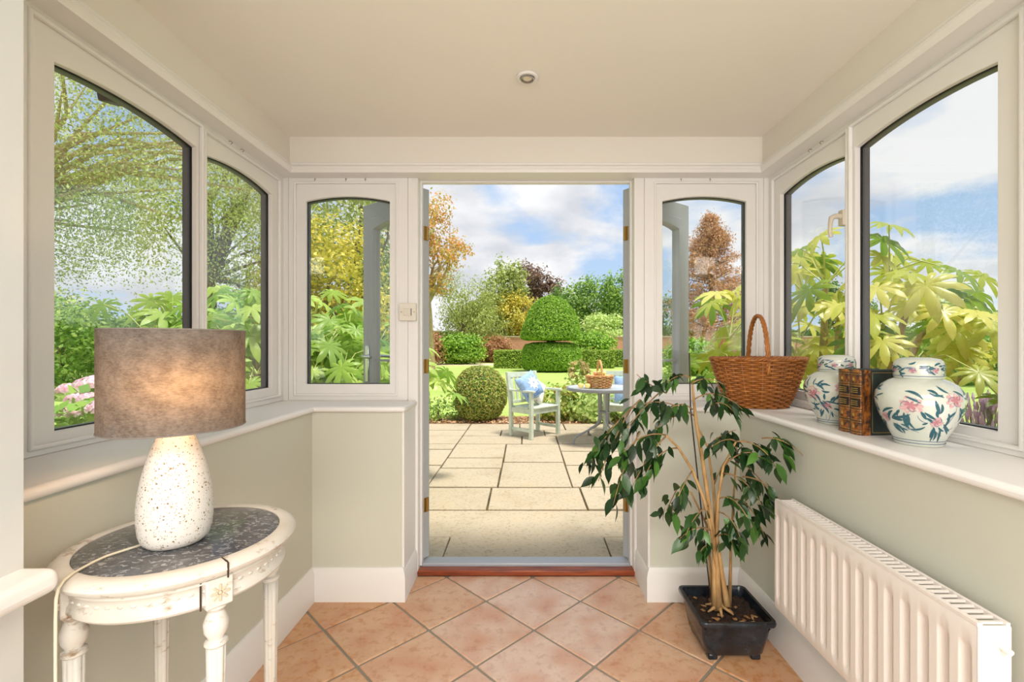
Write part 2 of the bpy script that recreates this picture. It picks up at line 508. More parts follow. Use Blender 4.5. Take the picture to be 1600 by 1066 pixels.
def window(n, mp, outer, rect, op, label):
    """outer frame rect, rebate rect, arched opening (u0,u1,v0,vs,rise)"""
    e = empty('window_%d' % n)
    tag(e, label, 'window', kind='structure')
    mb = MB(); ring(mb, outer, (rect[0], rect[1], rect[2], rect[3], 0), 0, .075, mp)
    fixn(mb.build('frame', WHITE, e, bevel=.003))
    mb = MB(); ring(mb, (rect[0] + .001, rect[1] - .001, rect[2] + .001, rect[3] - .001), op, .010, .031, mp)
    sa = fixn(mb.build('sash', WHITE, e, bevel=.002))
    # bead moulding around the rebate
    bd = MB()
    ring(bd, (rect[0] - .008, rect[1] + .008, rect[2] - .008, rect[3] + .008), (rect[0] + .004, rect[1] - .004, rect[2] + .004, rect[3] - .004, 0), -.006, .011, mp)
    fixn(bd.build('bead', WHITE, e, bevel=.004))
    g = .0035
    bk = MB(); ring(bk, (op[0] - .004, op[1] + .004, op[2] - .004, op[3] + op[4] + .01), (op[0] + g, op[1] - g, op[2] + g, op[3] - g, op[4]), .0305, .033, mp)
    fixn(bk.build('gasket', GASKET, sa))
    ou = MB(); ring(ou, (rect[0] + .001, rect[1] - .001, rect[2] + .001, rect[3] - .001), (op[0] + .002, op[1] - .002, op[2] + .002, op[3] - .002, op[4]), .038, .066, mp)
    fixn(ou.build('outer_sash', ANTH, e))
    ap = [(op[0] - .003, op[2] - .003), (op[1] + .003, op[2] - .003)] + arch_pts(op[0] - .003, op[1] + .003, op[3] + .003, op[4])
    N = len(ap)
    pn = MB().add([mp(u, v, .0335) for u, v in ap] + [mp(u, v, .0375) for u, v in ap],
                  [tuple(range(N)), tuple(range(N, 2 * N))[::-1]] + [(i, N + i, N + (i + 1) % N, (i + 1) % N) for i in range(N)])
    fixn(pn.build('pane', GLASS, e))
    return e
mpL = lambda u, v, d: (-(XF + d), u, v)
mpR = lambda u, v, d: (XF + d, u, v)
mpB = lambda u, v, d: (u, YF + d, v)
OV = (.914, 2.09)
wins = []
n = 1
for mp, sd_ in ((mpL, 'left'), (mpR, 'right')):
    other = 'round table' if sd_ == 'left' else 'ginger jars'
    wins.append(window(n, mp, (1.14, 1.807, *OV), (1.175, 1.798, .938, 2.052), (1.245, 1.784, .967, 1.965, .022),
                       'large fixed arched window over the ' + other)); n += 1
    wins.append(window(n, mp, (1.8075, YF, *OV), (1.816, 2.365, .945, 2.045), (1.835, 2.311, .99, 1.955, .026),
                       'narrower arched casement window between the corner and the large window over the ' + other)); n += 1
for s in (-1, 1):
    a, b = sorted((s * 1.235, s * .615)); c, d = sorted((s * 1.20, s * .672)); e_, f_ = sorted((s * 1.150, s * .711))
    wins.append(window(n, mpB, (a, b, .914, 2.09), (c, d, .945, 2.045), (e_, f_, .998, 1.953, .026),
                       'small arched window between the garden door and the corner, ' + ('near the light switch' if s < 0 else 'behind the wicker basket'))); n += 1
# corner posts and near posts
for s, nm in ((-1, 7), (1, 8)):
    a, b = sorted((s * 1.2355, s * (XF + .09)))
    o = MB().box(a, b, YF + .0005, YF + .09, SZ - .02, 2.09).build('trim_%d' % nm, WHITE)
    tag(o, 'white corner post ' + ('near the light switch' if s < 0 else 'behind the wicker basket'), 'post', kind='structure')
    a, b = sorted((s * (XF - .008), s * (XF + .1)))
    mb = MB().box(a, b, YN, 1.1395, SZ, 2.09)
    a, b = sorted((s * (XF - .018), s * (XF - .008)))
    mb.box(a, b, 1.085, 1.10, SZ, 2.07).box(a, b, 1.118, 1.139, SZ, 2.07)
    o = mb.build('trim_%d' % (nm + 2), WHITE, bevel=.003)
    tag(o, 'white moulded end post of the windows over the ' + ('round table' if s < 0 else 'ginger jars'), 'post', kind='structure')

# casement handle on the right hand narrow window
hm = plain('ivory_handle', rgb(206, 196, 178), .4)
wv = wins[3]
hb = MB().box(XF - .016, XF + .011, 1.816, 1.842, 1.675, 1.735)
hb.tube([(XF - .015, 1.83, 1.712), (XF - .035, 1.83, 1.712), (XF - .052, 1.828, 1.705), (XF - .058, 1.826, 1.68), (XF - .060, 1.825, 1.65), (XF - .056, 1.825, 1.628)], [.011, .011, .010, .008, .007, .008], 10)
hb.build('handle', hm, wv, smooth=True)
# small hooks left in the window heads
hk = plain('old_hook_metal', rgb(150, 140, 120), .4, .6)
def hook(par, p, d):
    q = Vector(p)
    MB().tube([q, q + Vector(d) * .010, q + Vector(d) * .016 + Vector((0, 0, -.006)), q + Vector(d) * .010 + Vector((0, 0, -.012))], .0016, 6).build('cup_hook', hk, par)
for k, yy in enumerate((1.95, 2.03)):
    hook(wins[3], (XF - .005, yy, 2.062), (-1, 0, 0)); hook(wins[1], (-XF + .005, yy, 2.062), (1, 0, 0))
for xx in (-1.09, -.93, -.83): hook(wins[4], (xx, YF - .005, 2.062), (0, -1, 0))
for xx in (.80, .95): hook(wins[5], (xx, YF - .005, 2.062), (0, -1, 0))

# ---- door frame and threshold
mb = MB()
for s in (-1, 1):
    a, b = sorted((s * .562, s * .6145)); mb.box(a, b, YF + .001, YF + .085, 0, 2.09)
    a, b = sorted((s * .552, s * .5625)); mb.box(a, b, YF + .05, YF + .085, .03, 2.09)
mb.box(-.562, .562, YF + .001, YF + .085, 2.074, 2.09)
mb.box(-.552, .552, YF + .05, YF + .085, 2.064, 2.0745)
o = mb.build('trim_11', WHITE, bevel=.003); tag(o, 'white garden door frame jambs and head', 'door frame', kind='structure')
wood = noisy('red_brown_threshold_wood', [(.25, rgb(84, 34, 16)), (.5, rgb(138, 62, 30)), (.8, rgb(172, 92, 48))], 3, .4, vec_scale=(2, 22, 22), bump=.3)
o = MB().box(-.574, .574, YF + .001, YF + .05, 0, .03).build('trim_12', wood, bevel=.006, seg=3)
tag(o, 'worn red brown timber threshold of the garden door', 'threshold', kind='structure')
alu = plain('weathered_grey_strip', rgb(170, 174, 182), .45, .2)
o = MB().box(-.552, .552, YF + .051, YF + .13, -.1, .045).build('trim_13', alu, bevel=.006, seg=3)
tag(o, 'grey weathered metal strip of the door sill', 'threshold', kind='structure')

# ---- open door leaves
def door_leaf(n, s, label):
    th = R(143) if s < 0 else R(37)
    e = empty('door_%d' % n, (s * .556, YF + .088, .05), th)
    tag(e, label, 'door', kind='structure')
    y0, y1 = (-.045, 0) if s < 0 else (0, .045)
    W, H = .545, 2.0
    mb = MB()
    mpd = lambda u, v, d: (u, y0 + d, v)
    ring(mb, (0, W, .0, H), (.085, W - .085, .75, 1.86, .025), 0, .045, mpd)
    fixn(mb.build('leaf', DOORGREY, e, bevel=.003))
    fm = MB(); ring(fm, (.070, W - .07, .735, 1.91), (.10, W - .10, .765, 1.842, .025), -.004, .049, mpd)
    fixn(fm.build('glazing_bead', DOORGREY, e, bevel=.003))
    ap = [(.098, .76), (W - .098, .76)] + arch_pts(.098, W - .098, 1.845, .025)
    N = len(ap); ym = (y0 + y1) / 2
    pn = MB().add([(u, ym - .002, v) for u, v in ap] + [(u, ym + .002, v) for u, v in ap],
                  [tuple(range(N)), tuple(range(N, 2 * N))[::-1]] + [(i, N + i, N + (i + 1) % N, (i + 1) % N) for i in range(N)])
    fixn(pn.build('pane', GLASS, e))
    MB().box(.10, W - .10, ym - .012, ym + .012, .12, .66).build('lower_panel', DOORGREY, e, bevel=.006)
    gb = MB().box(.10, W - .10, ym - .009, ym + .009, 1.055, 1.068).build('glazing_bar', DOORGREY, e, bevel=.002)
    if s < 0:
        hp = MB()
        for yy, sg in ((y0, -1), (y1, 1)):
            a, b = sorted((yy, yy + sg * .008))
            hp.box(W - .06, W - .026, a, b, .93, 1.15)
        h = hp.build('handle_plate', CHROME, e, bevel=.004)
        hl = MB()
        for yy, sg in ((y0, -1), (y1, 1)):
            hl.tube([(W - .043, yy, 1.085), (W - .043, yy + sg * .05, 1.085), (W - .055, yy + sg * .056, 1.085), (W - .155, yy + sg * .056, 1.082)], .009, 10)
        hl.build('lever', CHROME, h, smooth=True)
    for z in (.25, 1.0, 1.72):
        hg = MB()
        yh = y1 if s < 0 else y0
        hg.box(-.004, .0, y0 + .008, y1 - .008, z, z + .075)
        hg.tube([(-.006, (y0 + y1) / 2, z), (-.006, (y0 + y1) / 2, z + .075)], .005, 8)
        hg.build('hinge', BRASS, e)
    return e
door_leaf(1, -1, 'grey glazed door leaf with chrome lever handle swung open outside the window by the light switch')
door_leaf(2, 1, 'grey glazed door leaf without handle swung open outside the window behind the basket')

# ---- light switch
sw = empty('light_switch', (-.609, YF, 1.372))
tag(sw, 'square cream light switch plate on the door frame', 'light switch')
SWM = plain('cream_plastic', rgb(226, 220, 206), .4)
MB().box(-.043, .043, -.028, 0, -.045, .045).build('plate', SWM, sw, bevel=.003)
MB().box(-.021, .018, -.033, -.0285, -.018, .018).build('rocker', plain('rocker_plastic', rgb(220, 213, 198), .35), sw, bevel=.002)
for x in (-.031, .034): MB().lathe([(.003, 0), (.003, .002)], n=10).build('screw', BRASS, sw, loc=(x, -.0285, 0), rot=(R(90), 0, 0))
MB().box(.0185, .0205, -.0335, -.0285, -.018, .018).build('switch_gap', GASKET, sw)

# ---- recessed ceiling spot
sp = empty('ceiling_spotlight', (.005, 1.81, CZ))
tag(sp, 'small round recessed spotlight in the ceiling', 'spotlight')
MB().lathe([(.030, -.001), (.043, -.001), (.044, -.006), (.040, -.010), (.030, -.009), (.028, -.004)], n=32, closed=True).build('trim_ring', WHITE, sp, smooth=True)
MB().lathe([(.027, -.002), (.0275, -.013), (.025, -.014), (.024, -.004)], n=32, closed=True).build('bezel', CHROME, sp, smooth=True)
MB().lathe([(.0, -.010), (.012, -.012), (.020, -.008), (.024, -.003)], n=24).build('bulb', plain('spot_glass', rgb(226, 214, 190), .15), sp, smooth=True)

# ================================================================== GARDEN GROUND
GZ = -.09
lawn_m, t, p = new_mat('lawn_grass')
n1_ = noise(t, .35, 6); n2_ = noise(t, 9, 8, .7)
c_ = ramp(t, [(.3, rgb(148, 176, 84)), (.5, rgb(178, 198, 108)), (.7, rgb(200, 212, 132))], n1_.outputs['Fac'])
c2_ = ramp(t, [(.3, rgb(110, 146, 60)), (.7, rgb(194, 208, 122))], n2_.outputs['Fac'])
t.links.new(mixc(t, .45, c_.outputs[0], c2_.outputs[0]), p.inputs['Base Color']); p.inputs['Roughness'].default_value = .9
p.inputs['Specular IOR Level'].default_value = .1
add_bump(t, p, 30, .6, .02)
o = MB().add([(-150, -10, GZ - .02), (150, -10, GZ - .02), (150, 260, GZ - .02), (-150, 260, GZ - .02)], [(0, 1, 2, 3)]).build('lawn', lawn_m)
tag(o, 'wide mown lawn stretching from the patio to the garden wall', 'lawn', kind='structure')
gravel = noisy('gravel', [(.3, rgb(198, 176, 146)), (.7, rgb(226, 208, 180))], 40, .95)
o = MB().prism([(-60, 30), (-1.5, 30), (-1.5, 33.5), (-60, 33.5)], GZ - .03, GZ - .005).build('gravel_path', gravel)
tag(o, 'pale gravel path across the far lawn', 'path', kind='structure')
o = MB().prism([(-60, 9.5), (-8, 20), (-8, 21.6), (-60, 11.2)], GZ - .03, GZ - .006).build('gravel_path', gravel)
tag(o, 'pale gravel path crossing the lawn behind the pink flowering shrub', 'path', kind='structure')
soil = noisy('leaf_litter_soil', [(.3, rgb(92, 70, 48)), (.55, rgb(150, 116, 84)), (.75, rgb(186, 152, 112))], 14, .95, bump=.8, bdist=.02)
o = MB().prism([(-3.4, 7.58), (3.6, 7.58), (3.6, 8.35), (1.2, 8.6), (-.4, 8.35), (-2.0, 8.5), (-3.4, 8.3)], GZ - .03, GZ + .004).build('planting_bed', soil)
tag(o, 'brown leaf littered soil bed along the far patio edge', 'soil', kind='structure')
for s in (-1, 1):
    a, b = sorted((s * 1.45, s * 4.2))
    o = MB().box(a, b, YN, 3.5 if s > 0 else 5.2, GZ - .03, GZ + .002).build('planting_bed', soil)
    tag(o, 'brown soil bed under the ' + ('green fatsia and pink shrub' if s < 0 else 'yellow fatsia and lavender'), 'soil', kind='structure')

# ---- patio of big stone slabs
stone = None
def stone_mat():
    m, t, p = new_mat('york_stone')
    oi = t.nodes.new('ShaderNodeObjectInfo')
    base = ramp(t, [(0, rgb(214, 196, 164)), (.5, rgb(222, 206, 178)), (1, rgb(206, 190, 160))], oi.outputs['Random'])
    g = t.nodes.new('ShaderNodeNewGeometry')
    a = t.nodes.new('ShaderNodeTexNoise'); a.inputs['Scale'].default_value = 2.2; a.inputs['Detail'].default_value = 9; a.inputs['Roughness'].default_value = .65
    t.links.new(g.outputs['Position'], a.inputs['Vector'])
    r = ramp(t, [(.3, rgb(176, 156, 120)), (.5, rgb(224, 212, 190)), (.72, rgb(232, 210, 172))], a.outputs['Fac'])
    b = t.nodes.new('ShaderNodeTexNoise'); b.inputs['Scale'].default_value = 45; b.inputs['Detail'].default_value = 6; b.inputs['Roughness'].default_value = .75
    t.links.new(g.outputs['Position'], b.inputs['Vector'])
    r2_ = ramp(t, [(.34, rgb(120, 100, 72)), (.48, rgb(224, 210, 186))], b.outputs['Fac'])
    c = mixc(t, .5, base.outputs[0], r.outputs[0]); c = mixc(t, .4, c, r2_.outputs[0]); c = mixc(t, 1.0, c, (.68, .665, .645, 1), 'MULTIPLY')
    t.links.new(c, p.inputs['Base Color']); p.inputs['Roughness'].default_value = .85; p.inputs['Specular IOR Level'].default_value = .2
    bp = t.nodes.new('ShaderNodeBump'); bp.inputs['Strength'].default_value = .5; bp.inputs['Distance'].default_value = .006
    t.links.new(b.outputs['Fac'], bp.inputs['Height']); t.links.new(bp.outputs[0], p.inputs['Normal'])
    return m
STONE = stone_mat()
moss = noisy('mossy_joint', [(.35, rgb(58, 46, 28)), (.6, rgb(96, 84, 44)), (.8, rgb(110, 112, 54))], 8, .95)
pat = MB().box(-3.3, 3.4, 2.535, 7.6, -.14, -.097).build('patio', moss)
tag(pat, 'mossy bed of the stone slab patio outside the door', 'patio', kind='structure')
J = .008; JY = .017
def slab(poly):
    cx = sum(a[0] for a in poly) / len(poly); cy = sum(a[1] for a in poly) / len(poly)
    o = MB().prism([(x - cx + rng.uniform(-.004, .004), y - cy + rng.uniform(-.004, .004)) for x, y in poly], -.03, 0).build('paving_slab', STONE, pat, bevel=.006, seg=2)
    o.location = (cx, cy, -.08 + rng.uniform(-.003, .003))
    o.rotation_euler = (rng.uniform(-.001, .001), rng.uniform(-.001, .001), 0)
def rect(x0, x1, y0, y1): slab([(x0 + J, y0 + JY), (x1 - J, y0 + JY), (x1 - J, y1 - JY), (x0 + J, y1 - JY)])
slab([(-.50, 2.56), (.515, 2.56), (.515, 3.10), (1.25, 3.10), (1.25, 3.585), (-1.3, 3.585), (-1.3, 3.10), (-.50, 3.10)])
rect(-1.3, -.5, 2.55, 3.1); rect(.515, 1.25, 2.55, 3.1)
rows = [  # y0, y1, x joints
    (3.6, 4.18, (-1.2, -.31, .48, 1.3)),
    (6.01, 6.55, (-1.75, -.9, -.06, .42, 1.2, 2.0)),
    (6.55, 7.0, (-1.5, -.9, -.37, .27, .92, 1.7)),
    (7.0, 7.57, (-1.75, -.9, -.1, .6, 1.35, 2.0))]
for y0, y1, xs in rows:
    for a, b in zip(xs, xs[1:]): rect(a, b, y0, y1)
for x0, x1, ys in ((-.9, -.255, (4.18, 4.83, 5.26, 6.01)), (-.255, .42, (4.18, 5.08, 6.01)), (.42, 1.2, (4.18, 4.95, 5.6, 6.01)),
                   (-1.75, -.9, (4.18, 4.95, 5.7, 6.01)), (1.2, 2.0, (4.18, 5.1, 6.01)), (-2.5, -1.75, (4.18, 5.3, 6.4, 7.57)), (2.0, 2.8, (4.18, 5.3, 6.4, 7.57)),
                   (-2.1, -1.3, (2.55, 3.3, 4.18)), (1.3, 2.1, (2.55, 3.35, 4.18))):
    for a, b in zip(ys, ys[1:]): rect(x0, x1, a, b)

# ---- far brick wall
bw_m, t, p = new_mat('old_red_brick')
bt = t.nodes.new('ShaderNodeTexBrick'); tcn = t.nodes.new('ShaderNodeTexCoord'); mpn = t.nodes.new('ShaderNodeMapping')
mpn.inputs['Rotation'].default_value = (R(90), 0, 0)
t.links.new(tcn.outputs['Object'], mpn.inputs[0]); t.links.new(mpn.outputs[0], bt.inputs['Vector'])
bt.inputs['Color1'].default_value = rgb(196, 128, 104); bt.inputs['Color2'].default_value = rgb(214, 152, 124); bt.inputs['Mortar'].default_value = rgb(206, 184, 164)
bt.inputs['Scale'].default_value = 4.5; bt.inputs['Mortar Size'].default_value = .015
t.links.new(bt.outputs[0], p.inputs['Base Color']); p.inputs['Roughness'].default_value = .9
gw = empty('garden_wall', (0, 38, GZ))
tag(gw, 'old red brick garden wall behind the topiary', 'wall')
MB().box(-14, 30, 0, .35, 0, 1.95).build('brickwork', bw_m, gw)
MB().box(-14, 30, -.06, .41, 1.95, 2.06).build('coping', plain('stone_coping', rgb(190, 170, 150), .9), gw, bevel=.02)
for x in (-5.1, 6, 14): MB().box(x - .3, x + .3, -.15, .5, 0, 2.1).build('pier', bw_m, gw)

# ================================================================== FOLIAGE TOOLS
def unit(a): return a / np.maximum(np.linalg.norm(a, axis=1, keepdims=True), 1e-9)
def cards(pos, nrm, size, g, aspect=.5, droop=0., spread=.7):
    """leaf shaped quads: pos (n,3), rough facing nrm (n,3)"""
    n = len(pos)
    nn = unit(nrm + g.normal(0, spread, (n, 3)))
    t = g.normal(0, 1, (n, 3)); t[:, 2] -= droop
    t = unit(t - nn * (t * nn).sum(1, keepdims=True))
    b = np.cross(nn, t)
    L = size * g.uniform(.65, 1.3, (n, 1)); W = L * aspect
    v = np.stack([pos - t * L * .5, pos + b * W * .5 + t * L * .05, pos + t * L * .5, pos - b * W * .5 + t * L * .05], 1)
    return v.reshape(-1, 3)
def quads(n): return np.arange(4 * n).reshape(-1, 4)
def crown(name, blobs, n, size, mat, parent, seed, clumps=24, cr=.22, aspect=.55, droop=0., flat=.8, hollow=.5, up=.3):
    g = np.random.default_rng(seed)
    wts = np.array([b[2] if len(b) > 2 else b[1][0] * b[1][1] for b in blobs], float); wts /= wts.sum()
    P = []; N = []
    for b, wt in zip(blobs, wts):
        c = np.array(b[0], float); r = np.array(b[1], float); k = max(8, int(n * wt))
        m = max(3, int(clumps))
        d = unit(g.normal(0, 1, (m, 3))); rad = hollow + (1 - hollow) * g.random((m, 1)) ** .6
        cc = d * rad
        idx = g.integers(0, m, k)
        q = cc[idx] + g.normal(0, cr, (k, 3)) * np.array([1, 1, flat])
        P.append(c + q * r); N.append(unit(q) + np.array([0, 0, up]))
    P = np.concatenate(P); N = np.concatenate(N)
    P[:, 2] = np.maximum(P[:, 2], GZ + .02)
    o = fast_mesh(name, cards(P, N, size, g, aspect, droop), quads(len(P)), mat, parent)
    o['kind'] = 'stuff'
    return o
def trunk(name, pts, rs, mat, parent, n=8): return MB().tube(pts, rs, n).build(name, mat, parent, smooth=True)
def branches(name, root, blobs, mat, parent, seed, k=4, r=.05):
    g = random.Random(seed); mb = MB()
    for b in blobs:
        for i in range(k):
            c = Vector(b[0]); rr = b[1]
            e = c + Vector((g.uniform(-.7, .7) * rr[0], g.uniform(-.7, .7) * rr[1], g.uniform(-.4, .8) * rr[2]))
            a = Vector(root) + Vector((0, 0, g.uniform(-.25, .1) * (e.z - root[2])))
            m = a.lerp(e, .5) + Vector((g.uniform(-.15, .15), g.uniform(-.15, .15), g.uniform(0, .2))) * (e - a).length
            mb.tube([a, a.lerp(m, .6), m, m.lerp(e, .6), e], [r, r * .7, r * .5, r * .3, r * .12], 6)
    return mb.build(name, mat, parent, smooth=True)

BARK = noisy('bark', [(.3, rgb(92, 76, 60)), (.7, rgb(150, 130, 106))], 6, .95, vec_scale=(4, 4, 1), bump=.6, bdist=.02)
PALEBARK = noisy('pale_bark', [(.3, rgb(150, 128, 92)), (.7, rgb(204, 182, 142))], 9, .9, vec_scale=(3, 3, 1), bump=.4)
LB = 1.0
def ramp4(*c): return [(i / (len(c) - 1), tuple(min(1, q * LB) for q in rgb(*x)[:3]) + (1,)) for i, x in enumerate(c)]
LB = 1.45      # lighter colours for the garden foliage
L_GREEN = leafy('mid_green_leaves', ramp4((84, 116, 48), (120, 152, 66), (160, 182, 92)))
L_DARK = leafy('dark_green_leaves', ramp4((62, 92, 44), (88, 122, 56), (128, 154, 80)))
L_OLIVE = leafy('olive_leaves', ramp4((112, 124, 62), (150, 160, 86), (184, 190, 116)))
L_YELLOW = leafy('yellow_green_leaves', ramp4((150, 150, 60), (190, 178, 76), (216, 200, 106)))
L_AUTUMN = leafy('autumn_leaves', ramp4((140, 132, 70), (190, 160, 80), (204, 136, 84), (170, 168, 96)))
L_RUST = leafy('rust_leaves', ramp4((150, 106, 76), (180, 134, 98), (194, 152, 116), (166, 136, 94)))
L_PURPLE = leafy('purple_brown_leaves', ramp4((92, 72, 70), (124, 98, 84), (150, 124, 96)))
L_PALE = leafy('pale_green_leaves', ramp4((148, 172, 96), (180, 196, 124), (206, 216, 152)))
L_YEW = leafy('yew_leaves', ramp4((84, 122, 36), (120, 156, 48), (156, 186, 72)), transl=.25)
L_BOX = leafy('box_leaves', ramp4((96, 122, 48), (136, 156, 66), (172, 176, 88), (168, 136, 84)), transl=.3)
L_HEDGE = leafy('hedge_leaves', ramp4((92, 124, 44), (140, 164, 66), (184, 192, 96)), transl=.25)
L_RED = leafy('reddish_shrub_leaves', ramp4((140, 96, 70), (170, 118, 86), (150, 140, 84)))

def tree(name, base, label, blobs, n, size, leaf, seed, h0=None, tr=.15, group='garden trees', lean=(0, 0), bk=3, bark=BARK, cat='tree', **kw):
    """base (x,y); blobs relative to the base"""
    e = empty(name, (base[0], base[1], GZ)); tag(e, label, cat, group)
    top = max(b[0][2] for b in blobs); h0 = h0 or top * .9
    trunk('trunk', [(0, 0, -.05), (lean[0] * .3, lean[1] * .3, h0 * .4), (lean[0] * .7, lean[1] * .7, h0 * .75), (lean[0], lean[1], h0)], [tr * 1.25, tr, tr * .7, tr * .3], bark, e)
    branches('branch', (lean[0] * .5, lean[1] * .5, h0 * .55), blobs, bark, e, seed, bk, tr * .4)
    crown('foliage', blobs, n, size, leaf, e, seed, **kw)
    return e
def shrub(name, c, r, label, n, size, leaf, seed, group='garden shrubs', **kw):
    e = empty(name, (c[0], c[1], GZ)); tag(e, label, 'shrub', group)
    trunk('stem', [(0, 0, -.03), (0, 0, r[2])], [.06 * r[0], .03 * r[0]], BARK, e)
    crown('foliage', [((0, 0, c[2] - GZ), r)], n, size, leaf, e, seed, **kw)
    return e
def clipped(name, base, prof, label, n, size, leaf, seed, cat='topiary', group=None, trunk_r=0, coremat=None):
    """lathe shaped topiary, prof (r,z) from the ground"""
    e = empty(name, (base[0], base[1], GZ)); tag(e, label, cat, group)
    g = np.random.default_rng(seed)
    pr = np.array(prof, float)
    seg = np.linalg.norm(np.diff(pr, axis=0), axis=1) * (pr[:-1, 0] + pr[1:, 0] + 1e-3)
    k = g.choice(len(seg), n, p=seg / seg.sum()); u = g.random(n); th = g.uniform(0, 2 * PI, n)
    q = pr[k] * (1 - u[:, None]) + pr[k + 1] * u[:, None]; d = pr[k + 1] - pr[k]
    nr = np.stack([d[:, 1], -d[:, 0]], 1); nr /= np.linalg.norm(nr, axis=1, keepdims=True) + 1e-9
    off = 1 + g.normal(0, .008, n) + .02 * np.sin(5 * th + 3 * q[:, 1]) 
    P = np.stack([q[:, 0] * np.cos(th) * off, q[:, 0] * np.sin(th) * off, q[:, 1]], 1)
    N = np.stack([nr[:, 0] * np.cos(th), nr[:, 0] * np.sin(th), nr[:, 1]], 1)
    MB().lathe([(max(r * .97 - size * .1, .001), z * .99 + .01) for r, z in prof], n=40).build('inner_growth', coremat or CORE, e, smooth=True)
    f = fast_mesh('foliage', cards(P, N + np.array([0, 0, .25]), size, g, .5, 0, .8), quads(n), leaf, e); f['kind'] = 'stuff'
    return e
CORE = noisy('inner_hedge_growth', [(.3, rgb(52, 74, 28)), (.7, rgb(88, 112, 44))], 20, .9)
def hedge(base, size, label, n, ls, leaf, seed, rot=0, group='clipped hedges'):
    e = empty('clipped_hedge', (base[0], base[1], GZ), rot); tag(e, label, 'hedge', group)
    w_, d_, h_ = size; g = np.random.default_rng(seed)
    MB().box(-w_ / 2, w_ / 2, -d_ / 2, d_ / 2, 0, h_ * .98).build('inner_growth', CORE, e)
    areas = np.array([w_ * h_, d_ * h_, d_ * h_, w_ * d_], float); k = g.choice(4, n, p=areas / areas.sum())
    u = g.uniform(-.5, .5, n); v = g.random(n)
    P = np.zeros((n, 3)); N = np.zeros((n, 3))
    for i, (px_, py_, pz_, nn_) in enumerate(((u * w_, -d_ / 2 + 0 * u, v * h_, (0, -1, 0)), (-w_ / 2 + 0 * u, u * d_, v * h_, (-1, 0, 0)), (w_ / 2 + 0 * u, u * d_, v * h_, (1, 0, 0)), (u * w_, (v - .5) * d_, h_ + 0 * u, (0, 0, 1)))):
        s = k == i
        P[s] = np.stack([px_, py_, pz_], 1)[s]; N[s] = nn_
    P += g.normal(0, ls * .18, (n, 3))
    f = fast_mesh('foliage', cards(P, N + np.array([0, 0, .25]), ls, g, .5, 0, .8), quads(n), leaf, e); f['kind'] = 'stuff'
    return e

# ================================================================== GARDEN PLANTING
# big clipped yew: drum below, dome above
e = clipped('topiary_yew', (1.28, 23.5), [(.9, .0), (1.40, .12), (1.50, .5), (1.47, 1.0), (1.30, 1.32), (.9, 1.42), (.25, 1.44)],
            'tall two tier clipped yew topiary, domed cap over a drum, on the lawn', 22000, .11, L_YEW, 11)
g_ = np.random.default_rng(12)
dome = [(.25, 1.56), (1.35, 1.58), (1.52, 1.68), (1.50, 1.98), (1.36, 2.5), (1.12, 3.05), (.78, 3.5), (.42, 3.74), (.0, 3.82)]
e2 = clipped('dome', (0, 0), dome, '', 22000, .11, L_YEW, 13)
for ch in list(e2.children):
    ch.parent = e; ch.name = 'dome_' + ch.name.split('.')[0]
bpy.data.objects.remove(e2)
for ch in e.children: ch.location.z += 0
MB().tube([(0, 0, 1.2), (0, 0, 1.8)], .22, 10).build('trunk', BARK, e)
hedge((1.6, 26.8), (6.8, 1.0, .98), 'long low box hedge running behind the topiary drum', 16000, .12, L_HEDGE, 14)
hedge((9.0, 28.5), (7.0, 1.0, 1.0), 'low box hedge section beyond the open door leaf without handle', 9000, .12, L_HEDGE, 15)
clipped('ball_shrub', (-.80, 8.0), [(.18, .0), (.34, .08), (.45, .3), (.47, .48), (.42, .68), (.30, .84), (.15, .92), (0, .94)],
        'round clipped box ball with bronzed tips beside the garden chair', 9000, .042, L_BOX, 16, cat='shrub')
# round shrubs by the wall
shrub('rounded_shrub', (-4.7, 32.2, .85), (1.75, 1.0, 1.0), 'broad dark green rounded shrub at the foot of the brick wall', 9000, .2, L_YEW, 17, clumps=60, cr=.2, hollow=.6)
shrub('rounded_shrub', (-2.4, 35.4, .75), (1.4, .9, 1.1), 'reddish loose shrub against the brick wall', 4500, .2, L_RED, 18, clumps=40, cr=.2)
shrub('rounded_shrub', (4.8, 33.0, 1.0), (1.5, 1.2, 1.1), 'green mounded shrub to the garden side of the topiary cap', 7000, .2, L_YEW, 19, clumps=50, cr=.2, hollow=.6)
shrub('rounded_shrub', (7.3, 20.5, .6), (.95, .95, .85), 'bright green rounded conifer shrub below the rusty tree', 9000, .12, L_YEW, 20, clumps=60, cr=.18, hollow=.6)
shrub('rounded_shrub', (-6.6, 31.0, 1.0), (1.0, 1.0, 1.3), 'dark red leaved shrub under the slim autumn tree', 3500, .2, L_RED, 21, clumps=40)
